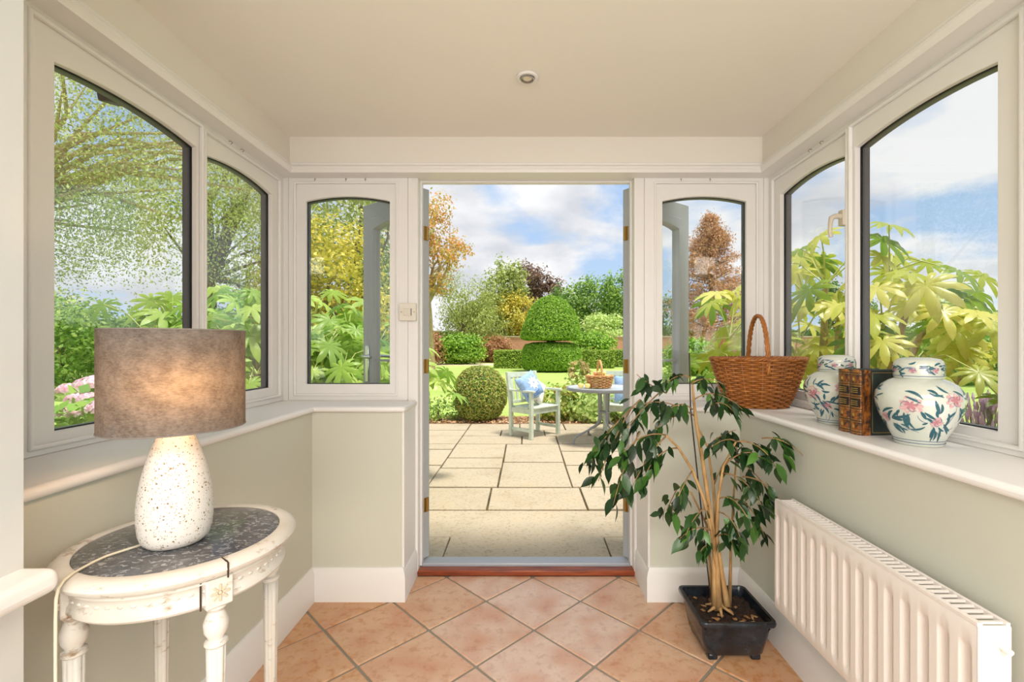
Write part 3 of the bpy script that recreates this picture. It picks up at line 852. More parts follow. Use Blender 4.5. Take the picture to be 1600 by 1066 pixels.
# trees across the back
tree('autumn_tree', (-4.55, 22), 'tall slim tree with thinning orange and yellow leaves and leaning bare trunk',
     [((.0, 0, 7.4), (1.3, 1.2, 1.3), 1), ((.5, 0, 5.6), (1.2, 1.2, 1.0), 1), ((-.9, 0, 6.3), (1.6, 1.2, 1.6), 1.4), ((.3, 0, 4.2), (.9, .9, .6), .4)], 5600, .15, L_AUTUMN, 31, h0=6.8, tr=.2, lean=(-.4, 0), bk=5, bark=PALEBARK, clumps=26, cr=.2)
tree('weeping_tree', (-5.0, 36.4), 'soft grey green weeping tree beside the slim autumn tree',
     [((0, 0, 4.9), (2.3, 1.3, 2.6), 1), ((.8, 0, 2.8), (2.4, 1.3, 1.8), .8)], 7000, .24, L_OLIVE, 32, tr=.16, droop=1.6, clumps=30, cr=.2, aspect=.3)
tree('garden_tree', (-2.3, 42), 'upright yellow green poplar like tree behind the brick wall', [((0, 0, 5.6), (1.8, 1.5, 3.4), 1), ((1.2, 0, 6.6), (1.3, 1.3, 2.2), .7)], 7000, .26, L_OLIVE, 33, clumps=44, cr=.17)
tree('garden_tree', (.6, 47), 'dark purple brown tree rising above the others', [((-.6, 0, 7.4), (2.0, 1.5, 2.2), 1), ((1.4, 0, 6.8), (1.8, 1.5, 1.8), .8), ((0, 0, 4.5), (2.4, 1.6, 2.4), .7)], 6500, .3, L_PURPLE, 34, clumps=36, cr=.18)
tree('garden_tree', (-.9, 40.5), 'rounded yellow leaved tree in front of the purple one', [((0, 0, 3.9), (1.9, 1.4, 1.9), 1), ((1.2, 0, 2.8), (1.6, 1.3, 1.2), .6)], 6500, .24, L_YELLOW, 35, clumps=44, cr=.18)
tree('garden_tree', (-4.0, 40), 'mixed olive green tree behind the round dark shrub', [((0, 0, 3.2), (2.2, 1.4, 1.9), 1), ((.8, 0, 4.6), (1.5, 1.2, 1.2), .5)], 6500, .24, L_OLIVE, 36, clumps=44, cr=.18)
tree('garden_tree', (5.2, 45), 'large dense dark green tree behind the topiary', [((-1.2, 0, 4.8), (2.2, 1.8, 2.4), 1), ((1.6, 0, 5.4), (2.4, 1.8, 2.6), 1), ((0, 0, 2.6), (3.4, 1.8, 2.0), 1)], 13000, .28, L_GREEN, 37, clumps=60, cr=.16, hollow=.55)
tree('garden_tree', (9.3, 44), 'large dense green tree next to the rusty conifer', [((0, 0, 5.6), (2.6, 1.8, 2.6), 1), ((-1, 0, 3.0), (3.0, 1.8, 2.2), 1)], 11000, .28, L_GREEN, 38, clumps=60, cr=.16, hollow=.55)
tree('garden_tree', (6.8, 39.5), 'pale green small spreading tree in front of the dense ones', [((0, 0, 2.7), (1.9, 1.4, 1.3), 1)], 4500, .24, L_PALE, 39, clumps=40, cr=.18, droop=.8)
tree('garden_tree', (2.6, 44), 'pointed dark green conifer beside the topiary cap', [((0, 0, 4.6), (1.3, 1.2, 2.2), 1), ((0, 0, 2.6), (1.9, 1.2, 1.6), 1)], 5000, .26, L_DARK, 40, clumps=40, cr=.16)
tree('garden_tree', (14.0, 47), 'dark green tree behind the open door leaf without handle', [((0, 0, 3.6), (2.4, 1.6, 2.4), 1), ((-1.5, 0, 2.4), (2.0, 1.6, 2.0), 1)], 6000, .3, L_DARK, 62, clumps=46, cr=.17)
# rust coloured conifer
def conifer(base, h, r, label, n, size, leaf, seed):
    e = empty('rusty_conifer', (base[0], base[1], GZ)); tag(e, label, 'tree', 'garden trees')
    trunk('trunk', [(0, 0, 0), (0, 0, h * .5), (0, 0, h)], [.3, .2, .03], BARK, e)
    g = np.random.default_rng(seed)
    nb = 240
    t_ = g.random(nb) ** 1.05; zz = h * (.05 + .94 * t_); rr = r * (1 - t_ ** 1.5) ** .8 * g.uniform(.72, 1.08, nb) + .15; th = g.uniform(0, 2 * PI, nb)
    k = g.integers(0, nb, n); u = g.random(n) ** .6
    P = np.stack([rr[k] * u * np.cos(th[k]), rr[k] * u * np.sin(th[k]), zz[k] + .25 * u * rr[k]], 1) + g.normal(0, .26, (n, 3)) * np.array([1, 1, .7])
    f = fast_mesh('foliage', cards(P, unit(P * np.array([1, 1, 0]) + 1e-3) + np.array([0, 0, .4]), size, g, .4, .5, .8), quads(n), leaf, e); f['kind'] = 'stuff'
    mb = MB()
    for i in range(0, nb, 3): mb.tube([(0, 0, zz[i]), (rr[i] * math.cos(th[i]), rr[i] * math.sin(th[i]), zz[i] + .25 * rr[i])], [.05, .015], 5)
    mb.build('branch', BARK, e)
    return e
conifer((15.6, 39), 12.3, 3.9, 'tall rust brown pointed conifer seen through the window behind the basket', 26000, .22, L_RUST, 41)
# right side: distant trees and hedge
tree('garden_tree', (36, 26), 'dark evergreen tree beyond the lavender and the mounded shrub', [((0, 0, 2.6), (2.6, 2.2, 2.2), 1), ((2, -2, 3.6), (2.2, 2.2, 2.6), 1)], 7000, .26, L_DARK, 42, clumps=50, cr=.17)
tree('garden_tree', (38, 58), 'small distant conifer beyond the yellow green fatsia', [((0, 0, 6.3), (1.6, 1.6, 2.8), 1), ((4.0, 0, 5.6), (1.5, 1.5, 2.4), 1)], 4000, .4, L_DARK, 43, clumps=30)
shrub('rounded_shrub', (15.2, 15.8, .8), (2.0, 1.6, 1.2), 'mounded green shrub on the lawn beyond the lavender', 9000, .13, L_GREEN, 44, clumps=70, cr=.16, hollow=.6)
shrub('rounded_shrub', (24.5, 25, 1.2), (3.4, 2.0, 1.7), 'large dark rhododendron like shrub behind the mounded green shrub', 9000, .2, L_DARK, 45, clumps=70, cr=.16, hollow=.6)
hedge((22, 21.5), (16, 1.0, 1.0), 'low hedge on the lawn behind the yellow fatsia', 9000, .16, L_HEDGE, 46, rot=-.5)
# left side: overhanging trees and shrubs
tree('overhanging_tree', (-12.2, 9.6), 'tall pale barked tree with hanging branches outside the window over the round table',
     [((2.6, -.4, 6.4), (2.8, 2.2, 2.2), 1.3), ((5.0, 0, 4.5), (1.9, 1.6, 1.9), 1), ((3.8, -1.2, 4.9), (2.0, 1.5, 2.0), 1), ((1.2, 0, 4.4), (1.9, 1.6, 1.9), 1), ((5.8, 1.2, 5.6), (1.8, 1.6, 1.9), .9), ((2.6, 0, 3.9), (1.8, 1.4, 1.2), .7)],
     40000, .068, L_OLIVE, 51, h0=7, tr=.2, bk=8, bark=PALEBARK, clumps=60, cr=.2, droop=1.2, aspect=.42, lean=(1.5, 0))
tree('overhanging_tree', (-9.6, 14.0), 'olive green tree between the hanging tree and the golden maple',
     [((0, 0, 5.4), (2.4, 2.0, 2.4), 1), ((1.8, 0, 6.6), (2.0, 1.8, 2.2), 1), ((2.0, 0, 3.4), (1.6, 1.6, 1.6), .7)], 14000, .11, L_OLIVE, 52, h0=6, tr=.2, bk=5, clumps=40, cr=.2, droop=1.0)
tree('maple_tree', (-6.2, 14.5), 'golden yellow maple outside the window by the light switch',
     [((0, 0, 3.6), (1.9, 1.6, 1.7), 1), ((.5, 0, 2.2), (1.8, 1.5, 1.1), .7), ((-1.2, 0, 2.6), (1.4, 1.4, 1.4), .6)], 9000, .15, L_YELLOW, 53, tr=.16, clumps=50, cr=.18)
tree('garden_tree', (-6.4, 17.5), 'tall green tree rising behind the golden maple',
     [((0, 0, 6.2), (2.6, 2.0, 2.4), 1), ((-1, 0, 3.6), (2.6, 2.0, 1.8), .8)], 10000, .16, L_OLIVE, 54, tr=.2, clumps=56, cr=.18)
tree('garden_tree', (-5.7, 18.6), 'darker green tree behind the open door leaf with chrome handle', [((0, 0, 3.9), (1.3, 1.2, 1.9), 1), ((-.6, 0, 1.9), (1.5, 1.2, 1.3), .7)], 5000, .16, L_GREEN, 55, clumps=40, cr=.18)
shrub('rounded_shrub', (-13.5, 13.4, 1.1), (2.3, 1.6, 1.5), 'big sprawling green shrub across the lawn behind the pink flowering shrub', 8000, .14, L_GREEN, 56, clumps=60, cr=.18)
shrub('rounded_shrub', (-10.5, 14.6, .9), (1.8, 1.4, 1.4), 'dark evergreen shrub under the hanging tree', 7000, .13, L_DARK, 57, clumps=60, cr=.18)
shrub('rounded_shrub', (-16.5, 15.4, 1.3), (2.4, 1.8, 1.6), 'yellowish shrub next to the big sprawling green one', 6000, .15, L_OLIVE, 58, clumps=60, cr=.18)
hedge((-30, 24), (30, 1.4, 2.6), 'tall boundary hedge beyond the sprawling green shrub', 9000, .3, L_GREEN, 59, rot=.35)
hedge((40, 50), (60, 2, 3.0), 'very long dark boundary hedge beyond the rusty conifer', 9000, .4, L_DARK, 60, rot=-.35)
hedge((-20, 46), (40, 2, 2.6), 'dark boundary hedge behind the weeping tree and golden maple', 9000, .35, L_DARK, 61)

# ------------------------------------------------------------------ fatsia
def fatsia_leaf(name, mat, lobes=9):
    vs = [(0, 0, 0)]; fs = []
    for i in range(lobes):
        a = R(-150) + R(300) * i / (lobes - 1) + PI / 2
        L = 1.0 - .42 * abs(i - (lobes - 1) / 2) / ((lobes - 1) / 2)
        w = R(300) / (lobes - 1) / 2
        def P(r, da, z): return (r * math.cos(a + da), r * math.sin(a + da), z)
        k = len(vs)
        vs += [P(.33 * L, -w * .98, -.01), P(.62 * L, -w * .66, -.05), P(.84 * L, -w * .36, -.13), P(L, 0, -.24), P(.84 * L, w * .36, -.13), P(.62 * L, w * .66, -.05), P(.33 * L, w * .98, -.01), P(.62 * L, 0, -.005), P(.3 * L, 0, .03)]
        c = k + 7; d = k + 8
        fs += [(0, k, d), (d, k, k + 1, c), (c, k + 1, k + 2), (c, k + 2, k + 3), (c, k + 3, k + 4), (c, k + 4, k + 5), (d, c, k + 5, k + 6), (0, d, k + 6)]
    mb = MB(); mb.add(vs, fs)
    return mb.build(name, mat, smooth='all')
LB = 1.12
FL1 = leafy('fatsia_leaf_yellow', ramp4((178, 190, 70), (214, 216, 104), (232, 226, 134), (150, 176, 62), (104, 146, 48)), transl=.4, per_object=True, rough=.32)
FL2 = leafy('fatsia_leaf_green', ramp4((128, 168, 62), (166, 200, 86), (196, 218, 116), (106, 150, 54)), transl=.4, per_object=True, rough=.35)
LB = 1.35
def fatsia(name, base, label, stems, leaves, mat, seed, size=(.14, .2)):
    """stems: list of polylines relative to base; leaves: list of (attach point, tip centre)"""
    e = empty(name, (base[0], base[1], GZ)); tag(e, label, 'shrub', 'fatsia shrubs')
    for s in stems:
        m = len(s); MB().tube(s, [.042 - .026 * i / (m - 1) for i in range(m)], 8).build('stem', PALEBARK, e, smooth=True)
    src = fatsia_leaf('leaf', mat); src.parent = e
    pet = MB(); g = random.Random(seed); first = True
    for a, c in leaves:
        a = Vector(a); c = Vector(c)
        out = (c - a); out.z *= .3
        out = out.normalized() if out.length > 1e-4 else Vector((1, 0, 0))
        yaw = math.atan2(out.y, out.x) - PI / 2 + g.uniform(-.5, .5)
        tilt = -g.uniform(.25, 1.0)
        s = g.uniform(*size)
        rot = (Matrix.Rotation(yaw, 4, 'Z') @ Matrix.Rotation(tilt, 4, 'X') @ Matrix.Rotation(g.uniform(-.35, .35), 4, 'Y')).to_euler()
        if first:
            src.location = c; src.rotation_euler = rot; src.scale = (s,) * 3; first = False
        else:
            inst(src, 'leaf', e, c, rot, s)
        m = a.lerp(c, .5) + Vector((0, 0, .06))
        pet.tube([a, m, c], [.005, .004, .003], 5, caps=False)
    pet.build('leaf_stalk', plain(name + '_stalk', rgb(196, 204, 120), .5), e, smooth=True)['kind'] = 'stuff'
    return e
def fatsia_cloud(tips, n, seed, rad=(.1, .34), box=None):
    g = random.Random(seed); L = []
    for i in range(n):
        t = Vector(tips[i % len(tips)])
        a = g.uniform(0, 2 * PI); r = g.uniform(*rad); z = g.uniform(-.26, .16)
        c = t + Vector((r * math.cos(a), r * math.sin(a), z))
        L.append((t + Vector((0, 0, -.12)), c))
    return L
# right: beside the porch, trunk seen behind the near jar
bx_, by_ = 2.05, 3.0
tipsR = []
stR = []
for px_, py_, Y in ((1150, 560, 3.0), (1140, 500, 3.1), (1180, 470, 3.3), (1255, 430, 3.2), (1290, 415, 2.9), (1250, 500, 2.75), (1310, 470, 2.8), (1390, 395, 2.85), (1420, 440, 2.7), (1380, 480, 2.6),
                    (1460, 450, 2.9), (1480, 500, 2.7), (1430, 530, 2.55), (1520, 480, 3.1), (1500, 560, 2.7), (1385, 560, 2.5), (1330, 540, 3.4), (1220, 560, 3.3), (1265, 560, 3.1), (1440, 480, 3.3)):
    p_ = at(px_, py_, Y); tipsR.append((p_.x - bx_, p_.y - by_, p_.z - GZ))
for i, t_ in enumerate(tipsR[::2]):
    b0 = Vector((.12 * math.cos(i * 1.3), .12 * math.sin(i * 1.3), 0)); t_ = Vector(t_)
    stR.append([b0, b0.lerp(t_, .25) + Vector((0, 0, .22)), b0.lerp(t_, .6) + Vector((0, 0, .12)), t_ + Vector((0, 0, -.12))])
fatsia('fatsia_shrub', (bx_, by_), 'yellow green fatsia with big fingered leaves behind the ginger jars', stR, fatsia_cloud(tipsR, 125, 71), FL1, 72, (.15, .23))
# left: between the left corner and the open door leaf
bx_, by_ = -2.0, 3.9
tipsL = []; stL = []
for px_, py_, Y in ((235, 505, 3.9), (270, 490, 4.1), (345, 480, 4.0), (375, 470, 4.2), (400, 510, 3.7), (360, 530, 3.6), (400, 560, 3.5), (345, 560, 3.9), (490, 475, 4.4), (510, 520, 4.0), (545, 500, 4.3), (500, 560, 3.7),
                    (535, 560, 3.6), (560, 540, 4.1), (590, 520, 4.5), (595, 575, 4.0), (620, 560, 4.4), (650, 580, 4.3), (520, 590, 3.5), (480, 540, 3.6), (575, 590, 3.7), (440, 500, 3.9), (300, 540, 3.9)):
    p_ = at(px_, py_, Y); tipsL.append((p_.x - bx_, p_.y - by_, p_.z - GZ))
for i, t_ in enumerate(tipsL[::2]):
    b0 = Vector((.3 * math.cos(i * 1.3), .3 * math.sin(i * 1.3), 0)); t_ = Vector(t_)
    stL.append([b0, b0.lerp(t_, .3) + Vector((0, 0, .15)), b0.lerp(t_, .65) + Vector((0, 0, .1)), t_ + Vector((0, 0, -.12))])
fatsia('fatsia_shrub', (bx_, by_), 'fresh green fatsia with big fingered leaves next to the open door leaf with handle', stL, fatsia_cloud(tipsL, 230, 73, (.08, .36)), FL2, 74, (.16, .25))

# ------------------------------------------------------------------ flowers near the windows
def hydrangea(base, label, heads, seed):
    e = empty('pink_flower_shrub', (base[0], base[1], GZ)); tag(e, label, 'shrub')
    trunk('stem', [(0, 0, 0), (0, 0, .7)], [.03, .02], BARK, e)
    crown('foliage', [((0, 0, .55), (.55, .5, .42))], 2600, .085, leafy('flower_shrub_leaves', ramp4((96, 140, 54), (136, 176, 76), (176, 204, 110))), e, seed, clumps=50, cr=.16, aspect=.7)
    pk = leafy('pink_petals', ramp4((230, 160, 186), (242, 196, 212), (250, 222, 230)), transl=.3)
    g = np.random.default_rng(seed + 1)
    for h in heads:
        d = unit(g.normal(0, 1, (150, 3))); d[:, 2] = np.abs(d[:, 2])
        P = np.array(h) + d * np.array([.085, .085, .06])
        o = fast_mesh('flower_head', cards(P, d * 2, .034, g, .95, 0, .3), quads(150), pk, e)
    return e
c = at(118, 640, 3.1)
hd = [tuple(at(a, b, Y) - Vector((c.x, c.y, GZ))) for a, b, Y in ((139, 604, 3.15), (128, 627, 3.0), (107, 648, 2.9), (150, 600, 3.3), (112, 612, 3.35), (160, 640, 2.9))]
hydrangea((c.x, c.y), 'pink flowering shrub behind the lamp shade outside the window', hd, 81)
def lavender(base, label, seed):
    e = empty('lavender', (base[0], base[1], GZ)); tag(e, label, 'plant')
    g = random.Random(seed); st = MB(); fl_ = MB()
    for i in range(300):
        a = g.uniform(0, 2 * PI); r = g.uniform(0, .5) ; h = g.uniform(.45, .86)
        b = Vector((r * .4 * math.cos(a), r * .4 * math.sin(a), .1)); t_ = Vector((r * math.cos(a), r * math.sin(a), h))
        st.tube([b, b.lerp(t_, .6) + Vector((0, 0, .05)), t_], .003, 4, caps=False)
        fl_.tube([t_, t_ + (t_ - b).normalized() * .03, t_ + (t_ - b).normalized() * g.uniform(.06, .11)], [.006, .012, .004], 5)
    st.build('stem', plain('lavender_stem', rgb(140, 156, 96), .7), e)['kind'] = 'stuff'
    fl_.build('flower_spike', leafy('lavender_flower', ramp4((176, 152, 176), (206, 186, 204), (190, 170, 170))), e)['kind'] = 'stuff'
    crown('foliage', [((0, 0, .2), (.42, .42, .24))], 1500, .05, L_GREEN, e, seed, clumps=30, aspect=.25)
c = at(1545, 650, 3.3)
lavender((c.x, c.y), 'mauve lavender clump outside the window behind the front ginger jar', 82)
c = at(1515, 690, 3.2)
shrub('low_plant', (c.x, c.y, .12), (.4, .35, .25), 'small leafy ground plant in front of the lavender', 900, .06, L_GREEN, 83, group='plants by the windows', clumps=24)
# leafy plants behind the chair and table
shrub('leafy_plant', (1.15, 7.95, .24), (.62, .42, .42), 'pale green leafy plant behind the garden table', 2600, .085, L_PALE, 84, group='plants along the patio edge', clumps=60, cr=.17, aspect=.75)
shrub('leafy_plant', (.55, 7.95, .18), (.36, .34, .34), 'olive leafy plant between the chair and table legs', 1300, .07, L_BOX, 85, group='plants along the patio edge', clumps=40, cr=.17, aspect=.7)
shrub('leafy_plant', (.93, 8.1, .66), (.17, .2, .26), 'faded hydrangea stems standing above the pale leafy plant', 260, .09, leafy('faded_heads', ramp4((150, 160, 80), (190, 160, 120), (130, 150, 70))), 86, group='plants along the patio edge', clumps=12, cr=.2, aspect=.7)
shrub('leafy_plant', (-1.5, 7.9, .1), (.5, .3, .2), 'low trailing plant at the patio edge near the ball shrub', 900, .06, L_GREEN, 87, group='plants along the patio edge', clumps=30)
shrub('leafy_plant', (2.2, 7.95, .3), (.6, .4, .5), 'green leafy plant behind the second garden chair', 2000, .085, L_GREEN, 88, group='plants along the patio edge', clumps=50)
g_ = np.random.default_rng(90)
P_ = np.stack([g_.uniform(-3.2, 3.4, 2600), 7.6 + .7 * g_.random(2600) ** 1.3, np.full(2600, GZ + .015) + g_.random(2600) * .02], 1)
o = fast_mesh('fallen_leaves', cards(P_, np.tile([0, 0, 1.], (2600, 1)), .05, g_, .6, 0, .5), quads(2600), leafy('fallen_leaf', ramp4((150, 104, 70), (196, 150, 108), (214, 180, 140), (120, 90, 62)), transl=.1))
tag(o, 'dry fallen leaves scattered over the soil bed', 'leaves', kind='stuff')

# ================================================================== PATIO FURNITURE
SAGEWOOD = noisy('pale_green_painted_wood', [(.3, rgb(190, 202, 180)), (.7, rgb(216, 224, 206))], 12, .55, vec_scale=(1, 1, 1))
def garden_chair(loc, rz, label):
    e = empty('garden_armchair', loc, rz); tag(e, label, 'chair', 'garden chairs on the patio')
    W, Dp = .60, .45
    def P(name, *b):
        mb = MB()
        for q in b: mb.box(*q)
        return mb.build(name, SAGEWOOD, e, bevel=.004)
    t = .05
    for s in (-1, 1):
        x = s * (W / 2)
        a, b = sorted((x, x - s * t))
        P('front_leg', (a, b, -Dp, -Dp + t, 0, .635))
        # back leg leaning back above the seat
        mb = MB(); pr = [(0, 0), (0, .42), (.075, .90), (.025, .90), (-.05, .42), (-.05, 0)]
        vs = [(a, y, z) for y, z in pr] + [(b, y, z) for y, z in pr]
        mb.add(vs, [tuple(range(6)), tuple(range(11, 5, -1))] + [(i, 6 + i, 6 + (i + 1) % 6, (i + 1) % 6) for i in range(6)])
        fixn(mb.build('back_leg', SAGEWOOD, e, bevel=.004))
        a2, b2 = sorted((x + s * .008, x - s * .058))
        P('armrest', (a2, b2, -Dp - .03, .02, .635, .662))
        a3, b3 = sorted((x - s * .008, x - s * .035))
        P('side_rail', (a3, b3, -Dp + t, -.05, .34, .41)); P('side_stretcher', (a3, b3, -Dp + t, -.05, .09, .13))
    P('front_rail', (-W / 2 + t, W / 2 - t, -Dp + .008, -Dp + .036, .335, .41))
    P('back_rail', (-W / 2 + t, W / 2 - t, -.04, -.012, .34, .42))
    for k in range(5):
        y = -Dp - .012 + k * .086
        P('seat_slat', (-W / 2 + (.052 if k in (0, 4) else .0), W / 2 - (.052 if k in (0, 4) else .0), y, y + .074, .411, .43))
    rl = Matrix.Rotation(-math.atan2(.075, .48), 3, 'X')
    MB().obox((0, .044, .855), (W - 2 * t, .026, .075), rl).build('top_rail', SAGEWOOD, e, bevel=.004)
    MB().obox((0, -.012, .475), (W - 2 * t, .026, .045), rl).build('lower_back_rail', SAGEWOOD, e, bevel=.004)
    for k in range(6):
        x = -W / 2 + t + (W - 2 * t) * (k + .5) / 6
        MB().obox((x, .016, .66), (.042, .014, .34), rl).build('back_slat', SAGEWOOD, e, bevel=.003)
    return e
garden_chair((-.035 , 6.775, -.08), R(45), 'pale green wooden garden armchair holding a blue and a white cushion')
bpy.context.view_layer.update()
ch2 = garden_chair((1.47, 7.0, -.08), R(-8), 'pale green wooden garden armchair drawn up behind the round table')

def pillow(name, loc, rot, size, mat, label, decor=None):
    e = empty(name, loc); e.rotation_euler = rot; tag(e, label, 'cushion')
    n = 16; vs = []; fs = []
    for sgn in (1, -1):
        for i in range(n + 1):
            for j in range(n + 1):
                u, v = -1 + 2 * i / n, -1 + 2 * j / n
                pin = 1 - .07 * (1 - abs(u) ** 2) * abs(v) ** 6 - 0
                x = u * (1 - .07 * (1 - v * v) ) * size / 2; y = v * (1 - .07 * (1 - u * u)) * size / 2
                z = sgn * .075 * ((1 - u ** 4) * (1 - v ** 4)) ** .5
                vs.append((x, y, z))
    N = (n + 1) ** 2
    for i in range(n):
        for j in range(n):
            a = i * (n + 1) + j
            fs.append((a, a + n + 1, a + n + 2, a + 1)); fs.append((N + a, N + a + 1, N + a + n + 2, N + a + n + 1))
    MB().add(vs, fs).build('cover', mat, e, smooth='all')
    if decor: decor(e, size)
    return e
BLUE = noisy('blue_cushion_fabric', [(.4, rgb(140, 172, 214)), (.6, rgb(160, 190, 226))], 30, .9)
CREAM = noisy('cream_print_fabric', [(.46, rgb(240, 236, 228)), (.60, rgb(236, 230, 220)), (.66, rgb(206, 176, 160))], 16, .9)
def flower_print(e, size):
    mb = MB()
    for k in range(9):
        a = k * 2 * PI / 9; ca, sa = math.cos(a), math.sin(a)
        q = [(.015, -.008), (.06, -.022), (.105, 0), (.06, .022), (.015, .008)]
        mb.add([(.03 + x * ca - y * sa, .02 + x * sa + y * ca, .0775 - .9 * ((.03 + x * ca - y * sa) ** 4 + (.02 + x * sa + y * ca) ** 4) / size ** 4 * .6) for x, y in q], [(0, 1, 2, 3, 4)])
    mb.build('printed_flower', plain('white_print', rgb(240, 240, 238), .9), e)
    mb = MB()
    for k in range(4):
        y = -.17 + k * .024
        pts = [(-.17 + i * .03, y + .012 * math.sin(i * .8), .079 - .075 * (1 - (max(0, 1 - ((-.17 + i * .03) / (size / 2)) ** 4) * max(0, 1 - (y / (size / 2)) ** 4)) ** .5)) for i in range(9)]
        mb.tube(pts, .004, 4)
    mb.build('printed_waves', plain('navy_print', rgb(84, 116, 168), .9), e)
# chair directions: front (.707,-.707), right (.707,.707)
def chair_rot(lean, roll, yaw=45):
    return (Matrix.Rotation(R(yaw), 4, 'Z') @ Matrix.Rotation(R(90 - lean), 4, 'X') @ Matrix.Rotation(R(roll), 4, 'Z')).to_euler()
def chair_pt(x, y, z):   # local chair coordinates -> world
    c, s = math.cos(R(45)), math.sin(R(45))
    return (-.035 + c * x - s * y, 6.775 + s * x + c * y, -.08 + z)
pillow('cushion', chair_pt(-.15, -.27, .71), chair_rot(22, 22, 40), .37, BLUE, 'blue square cushion with a white flower print tilted on the garden chair', flower_print)
pillow('cushion', chair_pt(.075, -.15, .64), chair_rot(24, -38, 45), .37, CREAM, 'cream printed cushion tucked behind the blue one on the garden chair')
pillow('cushion', (1.50, 6.82, .56), (Matrix.Rotation(R(-8), 4, 'Z') @ Matrix.Rotation(R(72), 4, 'X')).to_euler(), .40, BLUE, 'plain blue cushion on the chair behind the round table')

# round metal table
TC = (1.03, 6.12)
te = empty('patio_table', (TC[0], TC[1], -.08)); tag(te, 'round grey metal patio table with bent tube legs', 'table')
TM = plain('grey_table_metal', rgb(150, 152, 158), .4, .3)
MB().lathe([(0, .700), (.46, .700), (.485, .698), (.49, .708), (.488, .722), (.478, .728), (.46, .724), (0, .724)], n=56).build('table_top', [plain('table_glass', rgb(196, 202, 210), .22)], te, smooth=True)
MB().lathe([(.462, .692), (.492, .692), (.498, .71), (.492, .731), (.476, .731), (.472, .726), (.472, .7), (.462, .698)], n=56, closed=True).build('rim', TM, te, smooth=True)
for k in range(4):
    a = R(20 + 90 * k); ca, sa = math.cos(a), math.sin(a)
    pts = [(.09, .70), (.075, .62), (.07, .40), (.075, .30), (.11, .235), (.24, .165), (.37, .115), (.425, .085), (.44, .045), (.44, .0)]
    MB().tube([(r * ca, r * sa, z) for r, z in pts], .014, 10).build('leg', TM, te, smooth=True)
for z in (.655, .40): MB().tube([(.075 * math.cos(t), .075 * math.sin(t), z) for t in [2 * PI * i / 20 for i in range(20)]], .009, 8, closed=True).build('leg_ring', TM, te, smooth=True)

# ------------------------------------------------------------------ wicker baskets
def wicker_mat(name, a, b, c):
    m, t, p = new_mat(name)
    g = t.nodes.new('ShaderNodeNewGeometry')
    r = ramp(t, [(0, rgb(*a)), (.5, rgb(*b)), (1, rgb(*c))], g.outputs['Random Per Island'])
    n_ = noise(t, 30, 4, vec_scale=(1, 1, 1)); r2 = ramp(t, [(.3, (.72, .72, .72, 1)), (.7, (1, 1, 1, 1))], n_.outputs['Fac'])
    t.links.new(mixc(t, 1.0, r.outputs[0], r2.outputs[0], 'MULTIPLY'), p.inputs['Base Color'])
    p.inputs['Roughness'].default_value = .45
    return m
WICK = wicker_mat('brown_wicker', (158, 94, 38), (176, 108, 46), (190, 122, 56))
WICK2 = wicker_mat('honey_wicker', (206, 148, 84), (222, 168, 104), (232, 186, 124))
def basket(name, loc, rz, label, rb, rt, h, rows, stakes, r, hh, mat, handle_axis='y', group=None):
    """rb, rt: (x,y) radii at base and rim"""
    e = empty(name, loc, rz); tag(e, label, 'basket', group)
    S = stakes * 6
    lx = lambda z: rb[0] + (rt[0] - rb[0]) * (z / h) ** .7
    ly = lambda z: rb[1] + (rt[1] - rb[1]) * (z / h) ** .7
    mb = MB()
    for i in range(rows):
        z = r + (h - 2 * r) * i / (rows - 1); pts = []
        for k in range(S):
            t = 2 * PI * k / S
            o = r * 1.35 * math.sin(stakes * t / 2 * 2 / 2 + PI * i) if stakes % 2 == 0 else 0
            pts.append(((lx(z) + o) * math.cos(t), (ly(z) + o) * math.sin(t), z))
        mb.tube(pts, r * .95, 5, closed=True)
    mb.build('woven_strands', mat, e, smooth='all')['kind'] = 'stuff'
    st = MB()
    for k in range(stakes):
        t = 2 * PI * (k + .5) / stakes
        st.tube([(lx(z) * math.cos(t), ly(z) * math.sin(t), z) for z in (0, h * .33, h * .66, h)], r * .8, 5)
    st.build('stakes', mat, e, smooth='all')['kind'] = 'stuff'
    base = MB().lathe([(0, .001), (.96, .001), (.96, r * 1.6), (0, r * 1.6)], n=32, sx=rb[0], sy=rb[1]).build('base', mat, e)
    rim = MB()
    for ph in range(3):
        pts = []
        for k in range(160):
            t = 2 * PI * k / 160; a = 22 * t + ph * 2 * PI / 3
            pts.append(((rt[0] + r * 1.1 * math.cos(a)) * math.cos(t), (rt[1] + r * 1.1 * math.cos(a)) * math.sin(t), h + r * .9 * math.sin(a)))
        rim.tube(pts, r * .9, 5, closed=True)
    rim.build('braided_rim', mat, e, smooth='all')
    hd_ = MB(); w_ = (rt[1] if handle_axis == 'y' else rt[0]) * .97
    for ph in range(3):
        pts = []
        for k in range(81):
            u = -1 + 2 * k / 80
            s = (math.sin(u * PI / 2)); 
            a = 16 * u * PI / 2 + ph * 2 * PI / 3; q = r * .95
            y = w_ * s * (1 - .06 * math.cos(u * PI / 2)); z = h - .3 * h + (hh + .3 * h) * math.cos(u * PI / 2) ** .75
            p_ = (q * math.cos(a), y + q * math.sin(a) * .6, z + q * math.sin(a) * .6)
            pts.append(p_ if handle_axis == 'y' else (p_[1], p_[0], p_[2]))
        hd_.tube(pts, r * 1.05, 6)
    hd_.build('handle', mat, e, smooth='all')
    return e
basket('wicker_basket', (1.085, 2.165, SZ), R(-8), 'brown wicker shopping basket with tall hoop handle on the sill corner', (.115, .085), (.205, .135), .225, 24, 28, .0058, .20, WICK)
basket('apple_basket', (.955, 6.0, .653), R(5), 'small honey coloured wicker basket full of apples on the patio table', (.13, .095), (.175, .125), .15, 9, 20, .0085, .20, WICK2, handle_axis='y')
